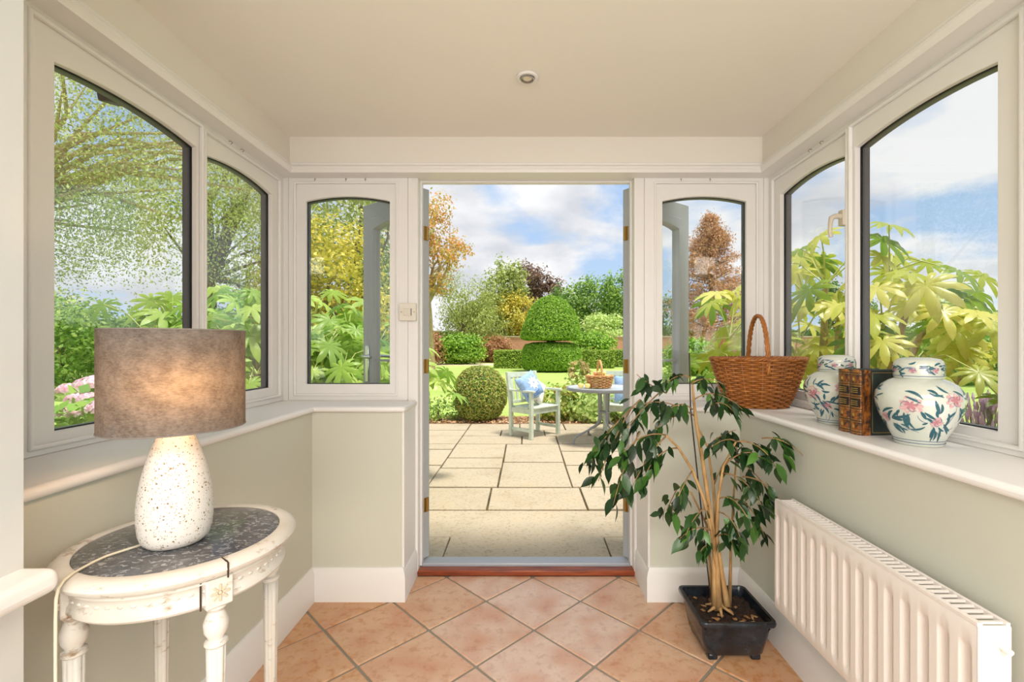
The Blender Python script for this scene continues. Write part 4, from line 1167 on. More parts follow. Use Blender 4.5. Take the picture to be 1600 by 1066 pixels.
APPLE = leafy('apple_skin', ramp4((226, 196, 110), (232, 208, 132), (222, 150, 110), (228, 178, 130), (206, 196, 104)), transl=0, per_object=True, rough=.3)
apl = MB().lathe([(.004, .052), (.012, .058), (.024, .060), (.034, .054), (.039, .040), (.037, .024), (.029, .010), (.018, .002), (.007, .004), (0, .006)], n=16)
stm = MB().tube([(0, 0, .050), (.002, 0, .062), (.005, .001, .070)], .0018, 5)
STEMM = plain('apple_stem', rgb(90, 66, 40), .8)
a0 = None
spots = []
ga = random.Random(5)
for a in (0, 33, 90, 147, 180, 213, 270, 327): spots.append((.955 + .116 * math.cos(R(a)), 6.0 + .078 * math.sin(R(a)), .653 + .112))
for a in (12, 100, 192, 280): spots.append((.955 + .062 * math.cos(R(a)), 6.0 + .042 * math.sin(R(a)), .653 + .160))
for i, sp_ in enumerate(spots + [(.705, 5.96, .652), (.79, 5.93, .652)]):
    e = empty('apple', sp_)
    if i < len(spots): tag(e, 'ripe apple heaped in the honey wicker basket', 'apple', 'apples in the basket')
    else: tag(e, 'single apple lying on the patio table, ' + ('farther from the basket' if i == len(spots) else 'next to the basket'), 'apple', 'apples on the table')
    if a0 is None:
        a0 = apl.build('flesh', APPLE, e, smooth='all'); s0 = stm.build('stem', STEMM, e)
    else:
        for src in (a0, s0):
            q = src.copy(); col.objects.link(q); q.parent = e
    e.rotation_euler = (ga.uniform(-.4, .4) if i < len(spots) else 0, ga.uniform(-.4, .4) if i < len(spots) else 0, ga.uniform(0, 6))
    e.scale = (.86,) * 3 if i < len(spots) else (1, 1, 1)

LB = 1.0
# ================================================================== INDOOR: ROUND TABLE
def distressed():
    m, t, p = new_mat('distressed_white_paint')
    n_ = noise(t, 14, 9, .7, vec_scale=(1, 1, 2.2)); r_ = ramp(t, [(.57, (0, 0, 0, 1)), (.68, (1, 1, 1, 1))], n_.outputs['Fac'])
    n2 = noise(t, 4, 5); r2 = ramp(t, [(.35, rgb(204, 196, 182)), (.6, rgb(220, 216, 208)), (.8, rgb(200, 205, 202))], n2.outputs['Fac'])
    t.links.new(mixc(t, r_.outputs[0], r2.outputs[0], rgb(150, 118, 84)), p.inputs['Base Color']); p.inputs['Roughness'].default_value = .55
    add_bump(t, p, 60, .15)
    return m
DIST = distressed()
DGAP = plain('dark_wood_gap', rgb(58, 38, 26), .8)
def marble():
    m, t, p = new_mat('grey_marble')
    v = t.nodes.new('ShaderNodeTexVoronoi'); v.inputs['Scale'].default_value = 1
    c = t.nodes.new('ShaderNodeTexCoord'); mp_ = t.nodes.new('ShaderNodeMapping'); mp_.inputs['Scale'].default_value = (115, 230, 115); mp_.inputs['Rotation'].default_value = (0, 0, .5)
    nd = noise(t, 26, 5); va = t.nodes.new('ShaderNodeVectorMath'); va.operation = 'MULTIPLY_ADD'
    t.links.new(nd.outputs['Color'], va.inputs[0]); va.inputs[1].default_value = (.05, .05, .05); t.links.new(c.outputs['Object'], va.inputs[2])
    t.links.new(va.outputs[0], mp_.inputs[0]); t.links.new(mp_.outputs[0], v.inputs['Vector'])
    bw_ = t.nodes.new('ShaderNodeSeparateColor'); t.links.new(v.outputs['Color'], bw_.inputs[0])
    r_ = ramp(t, [(.58, rgb(72, 72, 74)), (.80, rgb(112, 112, 114)), (.93, rgb(188, 188, 188))], bw_.outputs[0])
    n3 = noise(t, 9, 6); r3 = ramp(t, [(.35, rgb(60, 58, 60)), (.65, rgb(120, 120, 124))], n3.outputs['Fac'])
    t.links.new(mixc(t, .45, r_.outputs[0], r3.outputs[0]), p.inputs['Base Color'])
    p.inputs['Roughness'].default_value = .16
    return m
TT = 1.2 - .43
CT = (-.768, 1.043)
tb = empty('side_table', (CT[0], CT[1], 0)); tag(tb, 'round distressed white side table with grey marble inlay and fluted legs', 'table')
MB().lathe([(.187, TT - .012), (.187, TT + .001), (.192, TT + .0035), (.208, TT + .002), (.219, TT - .004), (.2225, TT - .012), (.219, TT - .020), (.211, TT - .026), (.203, TT - .030), (.187, TT - .030)], n=72, closed=True).build('top_rim', DIST, tb, smooth=True)
MB().lathe([(0, TT - .012), (.1862, TT - .012), (.1862, TT - .0005), (.183, TT + .0005), (0, TT + .0005)], n=64).build('marble_inlay', marble(), tb, smooth=True)
MB().lathe([(.176, TT - .030), (.2, TT - .030), (.202, TT - .036), (.196, TT - .042), (.194, TT - .060), (.198, TT - .066), (.199, TT - .078), (.194, TT - .084), (.176, TT - .086)], n=64, closed=True).build('apron', DIST, tb, smooth=True)
# carved swags on the apron
cv = MB()
for k in range(56):
    a = 2 * PI * k / 56
    cv.sphere((.1915 * math.cos(a), .1915 * math.sin(a), TT - .052), (.0075, .0075, .0038), 6, 4)
cv.build('carved_beading', DIST, tb, smooth='all')
LEGR = .182
leg_prof = [(.0, TT - .30), (.0, 0)]
def leg_mesh(par, ang):
    x, y = LEGR * math.cos(ang), LEGR * math.sin(ang)
    zt = TT - .088
    blk = MB().obox((x * 1.045, y * 1.045, TT - .060), (.028, .048, .058), Matrix.Rotation(ang, 3, 'Z')).build('corner_block', DIST, par, bevel=.003)
    ro = MB()
    rot = Matrix.Rotation(ang, 3, 'Z')
    cx = Vector((x, y, 0)).normalized() * (LEGR * 1.045 + .0145)
    for k in range(8):
        a = k * PI / 4; d = Vector((0, math.cos(a), math.sin(a)))
        c_ = cx + Vector((0, 0, TT - .060)) + rot @ (d * .0105)
        R3 = rot @ Matrix.Rotation(a, 3, 'X')
        ro.obox(c_, (.004, .013, .0048), R3)
    ro.sphere(cx + Vector((0, 0, TT - .060)), .004, 8, 5)
    ro.build('rosette', plain('rosette_worn', rgb(206, 190, 164), .6), blk, bevel=.001)
    up_ = [(.017, zt + .004), (.020, zt - .006), (.014, zt - .014), (.018, zt - .024), (.0225, zt - .038), (.021, zt - .055), (.015, zt - .066), (.014, zt - .070), (.020, zt - .074), (.021, zt - .080), (.018, zt - .084)]
    MB().lathe(list(reversed(up_)), (x, y, 0), 24).build('turned_leg_top', DIST, par, smooth=True)
    sh = [(.0105, .03), (.012, .08), (.0175, zt - .086)]
    zz = [.03 + (zt - .084 - .03) * i / 8 for i in range(9)]
    MB().lathe([(.0105 + (.0175 - .0105) * i / 8, z) for i, z in enumerate(zz)], (x, y, 0), 48, mod=lambda t, z: 1 - .13 * max(0, math.cos(8 * t)) ** 2).build('leg', DIST, par, smooth='all')
    MB().lathe([(.008, 0), (.013, .006), (.014, .018), (.009, .028), (.0105, .032)], (x, y, 0), 20).build('foot', DIST, par, smooth=True)
for a in (-38, 52, 142, 232): leg_mesh(tb, R(a))
# dark cracks at the joint in the rim and apron
a = R(-33)
for rr, z0, z1, th in ((.2222, TT - .028, TT + .002, .0024), (.1995, TT - .086, TT - .032, .003)):
    d = R(-3) if rr > .21 else R(-14)
    ca, sa = math.cos(a + d), math.sin(a + d)
    MB().obox((rr * ca, rr * sa, (z0 + z1) / 2), (.003, th, z1 - z0), Matrix.Rotation(a + d, 3, 'Z')).build('joint_gap', DGAP, tb)
ca, sa = math.cos(a - R(3)), math.sin(a - R(3))
MB().obox((.204 * ca, .204 * sa, TT + .0025), (.032, .0024, .002), Matrix.Rotation(a - R(3), 3, 'Z')).build('joint_gap', DGAP, tb)

# ================================================================== LAMP
lm = empty('table_lamp', (CT[0] + .004, CT[1] - .035, TT + .0006)); tag(lm, 'table lamp with grey linen drum shade and speckled terrazzo base, lit', 'lamp')
def terrazzo():
    m, t, p = new_mat('terrazzo')
    c = t.nodes.new('ShaderNodeTexCoord')
    nd = noise(t, 60, 3); va = t.nodes.new('ShaderNodeVectorMath'); va.operation = 'MULTIPLY_ADD'
    t.links.new(nd.outputs['Color'], va.inputs[0]); va.inputs[1].default_value = (.008, .008, .008); t.links.new(c.outputs['Object'], va.inputs[2])
    col_ = rgb(222, 217, 210)
    prev = None
    for sc, thr, cols in ((175, .20, ((110, 84, 50), (150, 126, 80), (206, 196, 170))), (300, .22, ((130, 106, 74), (170, 152, 120), (214, 208, 196)))):
        v = t.nodes.new('ShaderNodeTexVoronoi'); v.inputs['Scale'].default_value = sc; t.links.new(va.outputs[0], v.inputs['Vector'])
        s_ = t.nodes.new('ShaderNodeSeparateColor'); t.links.new(v.outputs['Color'], s_.inputs[0])
        lt = t.nodes.new('ShaderNodeMath'); lt.operation = 'LESS_THAN'; t.links.new(v.outputs['Distance'], lt.inputs[0]); lt.inputs[1].default_value = thr + .14
        gt = t.nodes.new('ShaderNodeMath'); gt.operation = 'GREATER_THAN'; t.links.new(s_.outputs[0], gt.inputs[0]); gt.inputs[1].default_value = .74
        mu = t.nodes.new('ShaderNodeMath'); mu.operation = 'MULTIPLY'; t.links.new(lt.outputs[0], mu.inputs[0]); t.links.new(gt.outputs[0], mu.inputs[1])
        rr_ = ramp(t, [(0, rgb(*cols[0])), (.5, rgb(*cols[1])), (1, rgb(*cols[2]))], s_.outputs[1])
        prev = mixc(t, mu.outputs[0], prev if prev is not None else col_, rr_.outputs[0])
    t.links.new(prev, p.inputs['Base Color']); p.inputs['Roughness'].default_value = .55
    return m
bp_ = [(0, 0), (.040, 0), (.052, .004), (.061, .014), (.066, .030), (.0685, .055), (.0688, .085), (.066, .115), (.061, .145), (.053, .178), (.045, .205), (.036, .228), (.028, .242), (.020, .25), (0, .252)]
MB().lathe(bp_, n=56).build('base', terrazzo(), lm, smooth='all')
def linen():
    m, t, p = new_mat('grey_linen')
    n_ = noise(t, 130, 3, .7, vec_scale=(1, 1, 2.6)); n2 = noise(t, 34, 6, .7)
    r_ = ramp(t, [(.3, rgb(78, 76, 76)), (.7, rgb(134, 131, 129))], n_.outputs['Fac']); r2 = ramp(t, [(.35, rgb(92, 86, 80)), (.65, rgb(140, 136, 132))], n2.outputs['Fac'])
    cc = mixc(t, .5, r_.outputs[0], r2.outputs[0])
    t.links.new(cc, p.inputs['Base Color']); p.inputs['Roughness'].default_value = .95; p.inputs['Specular IOR Level'].default_value = .1
    tr = t.nodes.new('ShaderNodeBsdfTranslucent')
    tcx = mixc(t, 1.0, cc, (1.0, .84, .62, 1), 'MULTIPLY'); t.links.new(tcx, tr.inputs[0])
    ms = t.nodes.new('ShaderNodeMixShader'); ms.inputs[0].default_value = .35
    t.links.new(p.outputs[0], ms.inputs[1]); t.links.new(tr.outputs[0], ms.inputs[2]); t.links.new(ms.outputs[0], t.nodes['Material Output'].inputs[0])
    return m
SH0, SH1, SR = .252, .462, .130
LIN = linen()
sh = MB().lathe([(SR, SH0), (SR, (SH0 + SH1) / 2), (SR, SH1)], n=72)
sh.f = sh.f[:-2]; sh.m = sh.m[:len(sh.f)]
so_ = sh.build('shade', LIN, lm, smooth='all')
for z in (SH0, SH1): MB().tube([(SR * math.cos(2 * PI * k / 72), SR * math.sin(2 * PI * k / 72), z) for k in range(72)], .0014, 6, closed=True).build('shade_edge', plain('linen_edge', rgb(128, 120, 112), .9), so_)
fr = MB()
for k in range(3):
    a = k * 2 * PI / 3 + .4; fr.tube([(0, 0, SH0 + .02), ((SR - .003) * math.cos(a), (SR - .003) * math.sin(a), SH0 + .03)], .002, 6)
fr.tube([(0, 0, .25), (0, 0, .30)], .017, 14)
fr.build('lamp_holder', plain('holder_white', rgb(226, 222, 214), .4), lm)
bm_ = bpy.data.materials.new('warm_bulb'); bm_.use_nodes = True
bm_.node_tree.nodes.clear()
em = bm_.node_tree.nodes.new('ShaderNodeEmission'); em.inputs[0].default_value = (1, .56, .24, 1); em.inputs[1].default_value = 46
om = bm_.node_tree.nodes.new('ShaderNodeOutputMaterial'); bm_.node_tree.links.new(em.outputs[0], om.inputs[0])
MB().sphere((.045, -.055, .350), (.022, .022, .03), 16, 10).build('bulb', bm_, lm, smooth='all')
# cord over the table edge
cp = [(-.048, -.018, .006), (-.066, -.040, .004), (-.083, -.075, .0042), (-.085, -.100, .0042), (-.083, -.124, .0045), (-.078, -.150, .0060), (-.072, -.172, .0045), (-.070, -.184, -.004), (-.069, -.189, -.02), (-.069, -.190, -.06), (-.070, -.189, -.2), (-.069, -.190, -.45), (-.069, -.190, -.755)]
MB().tube(cp, .0026, 8).build('cord', plain('cream_cord', rgb(222, 212, 188), .5), lm, smooth='all')

# ================================================================== RADIATOR
rd = empty('radiator', (XW, 1.32, .24)); tag(rd, 'white fluted panel radiator below the sill with the jars', 'radiator')
RM = plain('radiator_enamel', rgb(240, 232, 226), .35)
Y0, Y1, H = -.385, .375, .395
xf = -(XW - .912)
NY = 15 * 12; zs = [0, .012, .038, .046, .056, H - .066, H - .056, H - .048, H - .012, H]
vs = []; fs = []
for i in range(NY + 1):
    y = Y0 + (Y1 - Y0) * i / NY; ph = (i / 12) % 1
    gr = 1 if .3 < ph < .7 else 0
    gr = max(0, min(1, (.24 - abs(ph - .5)) / .08))
    if i < 3 or i > NY - 3: gr = 0
    for j, z in enumerate(zs):
        k = {0: 0, 1: 0, 2: 0, 3: .4, 4: 1, 5: 1, 6: .4, 7: 0, 8: 0, 9: 0}[j]
        x = xf + .010 * gr * k + (.004 if j in (0, 9) else 0)
        vs.append((x, y, z))
n_ = len(zs)
for i in range(NY):
    for j in range(n_ - 1): fs.append((i * n_ + j, i * n_ + j + 1, (i + 1) * n_ + j + 1, (i + 1) * n_ + j))
MB().add(vs, fs).build('front_panel', RM, rd, smooth='all')
MB().box(xf + .02, xf + .03, Y0 + .01, Y1 - .01, .012, H - .02).build('water_panel', RM, rd)
for y in (Y0, Y1): MB().box(xf + .001, -.028, y - .004, y + .004, .004, H - .002).build('side_panel', RM, rd, bevel=.003)
tg = MB().box(xf + .001, xf + .012, Y0, Y1, H - .004, H + .003).box(-.036, -.028, Y0, Y1, H - .006, H + .003)
for k in range(38): y = Y0 + .01 + (Y1 - Y0 - .02) * k / 37; tg.box(xf + .012, -.036, y - .003, y + .003, H - .004, H + .001)
tg.build('top_grille', RM, rd)
for y in (Y0 + .12, Y1 - .12): MB().box(-.03, -.001, y - .015, y + .015, .05, H - .05).build('wall_bracket', RM, rd)
MB().tube([(-.05, Y1 + .004, .055), (-.05, Y1 + .03, .055)], .009, 10).tube([(-.05, Y1 + .022, .045), (-.05, Y1 + .022, .07)], .0085, 10).tube([(-.05, Y1 + .022, .055), (-.002, Y1 + .022, .055)], .0075, 10).build('valve_pipe', plain('copper_pipe', rgb(150, 120, 80), .35, .8), rd, smooth=True)
MB().lathe([(.012, 0), (.015, .006), (.015, .034), (.011, .04)], (-.05, Y1 + .022, .062), 16).build('valve_cap', plain('valve_cap', rgb(222, 200, 150), .4), rd, smooth=True)
MB().tube([(-.05, Y0 - .004, H - .04), (-.05, Y0 - .022, H - .045)], .007, 10).build('bleed_valve', WHITE, rd)

# ================================================================== JARS AND BOOKS
def porcelain():
    m, t, p = new_mat('cream_porcelain')
    n_ = noise(t, 7, 4); r_ = ramp(t, [(.35, rgb(194, 198, 184)), (.65, rgb(210, 213, 204))], n_.outputs['Fac'])
    t.links.new(r_.outputs[0], p.inputs['Base Color']); p.inputs['Roughness'].default_value = .12
    p.inputs['Coat Weight'].default_value = .5; p.inputs['Coat Roughness'].default_value = .05
    return m
PORC = porcelain()
TEAL = plain('teal_brush_paint', rgb(44, 92, 104), .2)
PINK = plain('pink_brush_paint', rgb(206, 164, 164), .2)
PINKD = plain('deep_pink_paint', rgb(184, 122, 130), .2)
LINE = plain('slate_line_paint', rgb(112, 124, 148), .2)
JP = [(.0, .0), (.056, .0), (.060, .004), (.060, .012), (.064, .022), (.078, .048), (.094, .082), (.104, .110), (.107, .135), (.103, .158), (.090, .178), (.072, .191), (.060, .196), (.056, .199), (.0, .199)]
LP = [(.0, .198), (.059, .198), (.0605, .202), (.0605, .236), (.057, .248), (.049, .255), (.030, .259), (0, .260)]
JS = .97
def jar(loc, rz, label, seed):
    e = empty('ginger_jar', loc, rz); e.scale = (JS,) * 3; tag(e, label, 'jar', 'ginger jars on the sill')
    bd = MB().lathe(JP, n=64).build('body', PORC, e, smooth='all')
    ld = MB().lathe(LP, n=64).build('lid', PORC, e, smooth=True)
    for prof, r_, z_ in ((0, .0612, .010), (0, .0628, .018), (1, .0612, .205)):
        MB().tube([(r_ * math.cos(2 * PI * k / 64), r_ * math.sin(2 * PI * k / 64), z_) for k in range(64)], .0011, 5, closed=True).build('painted_ring', LINE, e if 1 - prof else ld, smooth='all')
    g = random.Random(seed)
    bz = [z for r, z in JP[3:13]]; br = [r for r, z in JP[3:13]]
    lz = [z for r, z in LP[2:7]]; lr = [r for r, z in LP[2:7]]
    def S(th, z, off, lid):
        r = float(np.interp(z, lz if lid else bz, lr if lid else br))
        return ((r + off) * math.cos(th), (r + off) * math.sin(th), z)
    def stroke(mb, th, z, ang, L, W, curve, off, lid=False, n=9):
        r0 = .06 if lid else float(np.interp(z, bz, br)); A = []; B = []
        for i in range(n):
            u = i / (n - 1); a = ang + curve * (u - .5); 
            if i: x += L / (n - 1) * math.cos(a); y += L / (n - 1) * math.sin(a)
            else: x, y = 0, 0
            w_ = W * (math.sin(PI * min(1, u * .96 + .04)) ** .8) / 2 + .0003
            nx, ny = -math.sin(a), math.cos(a)
            for lst, sg in ((A, 1), (B, -1)):
                zz = z + y + ny * w_ * sg
                lst.append(S(th + (x + nx * w_ * sg) / r0, zz, off, lid))
        mb.add(A + B, [(i, n + i, n + i + 1, i + 1) for i in range(n - 1)])
    def flower(pk, dk, ln, th, z, s, lid=False):
        pk = dk = MB()
        r0 = .06 if lid else float(np.interp(z, bz, br))
        for ringk, (cnt, rad, mbx, off) in enumerate(((9, 1.0, pk, .0009), (6, .55, dk, .0013))):
            pk.cur = ringk
            for k in range(cnt):
                a = 2 * PI * k / cnt + g.uniform(-.2, .2); pts = []
                R_ = s * rad * g.uniform(.85, 1.15)
                for q in range(9):
                    u = q / 8; rr = R_ * (.25 + .75 * math.sin(PI * u) ** .7); aa = a + (u - .5) * 1.0
                    pts.append(S(th + rr * math.cos(aa) / r0, z + rr * math.sin(aa) * .85, off, lid))
                pts.append(S(th, z, off, lid))
                mbx.add(pts, [(i, i + 1, 9) for i in range(8)])
                if ringk == 0: 
                    for q in range(8):
                        pass
        pk.build('painted_flower', [PINK, PINKD], ld if lid else bd)
        for k in range(3):
            stroke(ln, th + s * .4 * math.cos(k * 2.1) / r0, z + s * .3 * math.sin(k * 2.1), k * 2.1 + 1.6, s * .9, .0011, 2.4, .0017, lid)
    tl, pk, dk, ln = MB(), MB(), MB(), MB()
    fl_ = [(0.35, .125, .023), (1.35, .142, .021), (2.3, .118, .024), (3.3, .138, .022), (4.2, .12, .022), (5.25, .136, .023), (.95, .078, .014), (2.75, .075, .015), (4.7, .08, .014), (5.9, .082, .013)]
    for th, z, s in fl_:
        s *= 1.28
        flower(pk, dk, ln, th, z, s)
        r0 = float(np.interp(z, bz, br))
        for k in range(13):
            a = g.uniform(0, 2 * PI); d = s * g.uniform(1.0, 1.9)
            zz = z + d * math.sin(a) * .8
            if not .03 < zz < .168: continue
            L = g.uniform(.022, .05)
            aa = a + g.uniform(-.5, .5)
            if zz + L * math.sin(aa) > .183: aa = -abs(aa) * .3
            stroke(tl, th + d * math.cos(a) / r0, zz, aa, L, g.uniform(.0045, .008), g.uniform(-1.3, 1.3), .0011)
        if s > .018:
            stroke(ln, th + g.uniform(-.1, .1), z - s * .8, -PI / 2 + g.uniform(-.4, .4), .055, .0014, g.uniform(-1, 1), .0007)
            stroke(ln, th + .15, z - s, -PI / 2 + .8, .035, .0012, 1.6, .0007)
    for k in range(16):
        stroke(tl, g.uniform(0, 2 * PI), g.uniform(.04, .07), g.uniform(-.6, .9), g.uniform(.012, .026), .0045, g.uniform(-.8, .8), .0011)
        stroke(ln, g.uniform(0, 2 * PI), g.uniform(.035, .075), g.uniform(0, 6), g.uniform(.018, .03), .0011, g.uniform(-2, 2), .0008)
    for k in range(7):
        th = 2 * PI * k / 7 + .3
        flower(pk, dk, ln, th, .222, .011, True)
        for q in range(9): stroke(tl if q % 3 else ln, th + g.uniform(.1, .85), g.uniform(.209, .243), g.uniform(-.8, .8), g.uniform(.012, .024), .0045, g.uniform(-1, 1), .0011, True)
    tl.build('painted_leaves', TEAL, bd)['kind'] = 'stuff'; ln.build('painted_lines', LINE, bd)['kind'] = 'stuff'
    return e
jar((1.142, 1.345, SZ), R(200), 'cream lidded ginger jar painted with pink flowers, in front of the books', 3)
jar((1.138, 1.695, SZ), R(60), 'cream lidded ginger jar painted with pink flowers, between the books and basket', 8)

def calf():
    m, t, p = new_mat('mottled_calf_leather')
    n_ = noise(t, 55, 7, .7, vec_scale=(1, 1, .7)); r_ = ramp(t, [(.42, rgb(48, 34, 26)), (.50, rgb(120, 70, 30)), (.60, rgb(168, 100, 40)), (.8, rgb(190, 124, 58))], n_.outputs['Fac'])
    t.links.new(r_.outputs[0], p.inputs['Base Color']); p.inputs['Roughness'].default_value = .35
    add_bump(t, p, 120, .2)
    return m
CALF = calf()
BGREEN = noisy('dark_green_board', [(.4, rgb(30, 44, 42)), (.7, rgb(48, 62, 58))], 30, .5)
BLACKL = plain('black_label_leather', rgb(30, 26, 24), .35)
GOLD = plain('gilt', rgb(214, 176, 96), .3, .8)
PAGES = noisy('page_edges', [(.4, rgb(206, 190, 158)), (.6, rgb(226, 212, 182))], 60, .9, vec_scale=(1, 30, 1))
def book(loc, th, label, h=.208, dp=.145):
    """spine faces -x, thickness along y"""
    e = empty('leather_book', loc, R(4)); tag(e, label, 'book', 'leather books on the sill')
    MB().box(.006, dp - .006, .004, th - .004, .004, h - .004).build('page_block', PAGES, e)
    for y0 in (0, th - .0035): MB().box(.004, dp, y0, y0 + .0035, 0, h).build('cover_board', BGREEN, e, bevel=.001)
    for y0 in (-.0004, th - .0036): MB().box(.002, .030, y0, y0 + .004, 0, h).build('leather_joint', CALF, e)
    arc = [(.008 - .014 * math.sin(PI * k / 10), th * (.5 - .5 * math.cos(PI * k / 10))) for k in range(11)]
    sp_ = MB().prism([(.010, 0)] + arc + [(.010, th)], 0, h).build('spine', CALF, e, smooth=True)
    bands = MB(); gilt = MB()
    for z in (.010, .045, .083, .122, .160, .198):
        a2 = [(x - .0018, y) for x, y in arc]
        bands.prism([(.009, 0)] + a2 + [(.009, th)], z - .002, z + .002)
        for dz in (-.0042, .0034):
            a3 = [(x - .0006, y) for x, y in arc]; gilt.prism([(.009, .001)] + a3 + [(.009, th - .001)], z + dz, z + dz + .0009)
    bands.build('raised_band', plain('dark_band', rgb(92, 58, 30), .4), sp_)
    for z0, z1 in ((.089, .116), (.129, .154)):
        a4 = [(x - .0009, y) for x, y in arc[2:9]]
        MB().prism([(.006, arc[2][1])] + a4 + [(.006, arc[8][1])], z0, z1).build('title_label', BLACKL, sp_)
        for q in range(3):
            a5 = [(x - .0013, y) for x, y in arc[3:8]]
            gilt.prism([(.004, arc[3][1])] + a5 + [(.004, arc[7][1])], z0 + .006 + q * .006, z0 + .008 + q * .006)
    for z in (.027, .064, .178):
        gilt.sphere((arc[5][0] - .0008, th / 2, z), (.001, .005, .006), 8, 5)
    gilt.build('gilt_tooling', GOLD, sp_)
    fr_ = MB()
    for (x0, x1, z0, z1) in ((.036, dp - .006, .008, .0095), (.036, dp - .006, h - .0095, h - .008), (.036, .0375, .008, h - .008), (dp - .0075, dp - .006, .008, h - .008)):
        fr_.box(x0, x1, -.0004, .0002, z0, z1)
    fr_.build('gilt_frame_line', GOLD, e)
    return e
book((1.062, 1.463, SZ), .050, 'mottled brown leather book with green board cover, nearer the front jar')
book((1.062, 1.515, SZ), .052, 'mottled brown leather book, on the side of the rear jar')

# ================================================================== POTTED FIG
pot = empty('potted_fig', (.795, 1.855, 0)); tag(pot, 'weeping fig tree in a rectangular dark glazed pot by the radiator', 'potted plant')
def glaze():
    m, t, p = new_mat('dark_blue_black_glaze')
    n_ = noise(t, 9, 8, .7); r_ = ramp(t, [(.4, rgb(22, 24, 28)), (.6, rgb(40, 46, 54)), (.75, rgb(74, 84, 94))], n_.outputs['Fac'])
    t.links.new(r_.outputs[0], p.inputs['Base Color']); p.inputs['Roughness'].default_value = .16
    add_bump(t, p, 14, .25)
    return m
GLZ = glaze()
def rrect(hx, hy, r, z, n=5):
    out = []
    for cx, cy, a0 in ((hx - r, hy - r, 0), (-hx + r, hy - r, 90), (-hx + r, -hy + r, 180), (hx - r, -hy + r, 270)):
        for k in range(n + 1):
            a = R(a0 + 90 * k / n); out.append((cx + r * math.cos(a), cy + r * math.sin(a), z))
    return out
lv = [(.105, .100, .03, .022), (.112, .107, .03, .03), (.124, .119, .03, .09), (.130, .125, .028, .135), (.131, .126, .028, .142), (.143, .138, .024, .148), (.145, .140, .024, .158), (.142, .137, .022, .166), (.131, .126, .02, .166), (.127, .122, .02, .150), (.122, .117, .02, .11)]
vs = []; fs = []
for hx, hy, r_, z in lv: vs += rrect(hx, hy, r_, z)
M_ = 24
for i in range(len(lv) - 1):
    for k in range(M_): fs.append((i * M_ + k, i * M_ + (k + 1) % M_, (i + 1) * M_ + (k + 1) % M_, (i + 1) * M_ + k))
fs.append(tuple(reversed(range(M_)))); fs.append(tuple(range((len(lv) - 1) * M_, len(lv) * M_)))
po = MB().add(vs, fs).build('pot', GLZ, pot, smooth=True)
for sx in (-1, 1):
    for sy in (-1, 1):
        MB().box(sx * .082 - .018, sx * .082 + .018, sy * .078 - .018, sy * .078 + .018, 0, .024).build('pot_foot', GLZ, po, bevel=.006)
vs = []; fs = []
gs = random.Random(3); NS = 18
for i in range(NS + 1):
    for j in range(NS + 1):
        vs.append((-.126 + .252 * i / NS, -.121 + .242 * j / NS, .128 + gs.uniform(-.006, .009)))
for i in range(NS):
    for j in range(NS): a = i * (NS + 1) + j; fs.append((a, a + NS + 1, a + NS + 2, a + 1))
MB().add(vs, fs).build('soil', noisy('dark_potting_soil', [(.4, rgb(30, 20, 14)), (.65, rgb(66, 44, 30)), (.8, rgb(120, 84, 54))], 60, .95, bump=.8), pot)
ch_ = MB()
for k in range(26):
    c_ = (gs.uniform(-.11, .11), gs.uniform(-.105, .105), .138)
    ch_.obox(c_, (gs.uniform(.01, .028), gs.uniform(.006, .012), .003), Matrix.Rotation(gs.uniform(0, 3), 3, 'Z') @ Matrix.Rotation(gs.uniform(-.4, .4), 3, 'X'))
ch_.build('bark_chips', noisy('bark_chip', [(.4, rgb(120, 76, 44)), (.6, rgb(190, 146, 100))], 40, .9), pot)['kind'] = 'stuff'
STEM = noisy('fig_bark', [(.3, rgb(140, 104, 62)), (.6, rgb(190, 152, 100)), (.8, rgb(206, 176, 130))], 20, .85, vec_scale=(2, 2, .5), bump=.3)
TWIG = noisy('fig_twig', [(.3, rgb(120, 92, 58)), (.7, rgb(176, 142, 96))], 30, .8)
O3 = Vector((.795, 1.855, 0))
def q3(px, py, Y): return at(px, py, Y) - O3
stems = [
    ([(1119, 952, 1.85), (1117, 900, 1.85), (1116, 850, 1.85), (1108, 790, 1.85), (1098, 720, 1.86), (1088, 660, 1.87), (1084, 625, 1.88), (1082, 600, 1.88)], .0125),
    ([(1123, 952, 1.84), (1121, 890, 1.84), (1112, 830, 1.83), (1100, 780, 1.82), (1082, 735, 1.80), (1060, 700, 1.78), (1040, 680, 1.76)], .010),
    ([(1128, 950, 1.86), (1124, 880, 1.87), (1118, 820, 1.88), (1115, 760, 1.9), (1106, 700, 1.92), (1085, 655, 1.93)], .009),
    ([(1136, 946, 1.83), (1128, 895, 1.84), (1120, 840, 1.84), (1122, 780, 1.82), (1130, 730, 1.80), (1150, 690, 1.78)], .010),
    ([(1140, 948, 1.88), (1142, 860, 1.88), (1146, 780, 1.88), (1150, 720, 1.88), (1152, 690, 1.88)], .006),
    ([(1114, 952, 1.88), (1110, 890, 1.90), (1104, 820, 1.92), (1080, 770, 1.94), (1060, 760, 1.95)], .007)]
for s, r_ in stems:
    m = len(s)
    MB().tube([q3(*p) for p in s], [r_ * (1 - .65 * i / (m - 1)) * (1.35 if i == 0 else 1) for i in range(m)], 9).build('stem', STEM, pot, smooth='all')
MB().tube([q3(1077, 552, 1.885), q3(1079, 640, 1.885), q3(1112, 950, 1.885)], .003, 6).build('support_cane', plain('dark_cane', rgb(52, 40, 32), .7), pot)
rt = MB()
for k in range(6):
    a = k * 1.05 + .3; b = q3(1124, 948, 1.85)
    rt.tube([b + Vector((0, 0, .012)), b + Vector((.03 * math.cos(a), .03 * math.sin(a), -.002)), b + Vector((.055 * math.cos(a), .055 * math.sin(a), -.012))], [.009, .006, .003], 7)
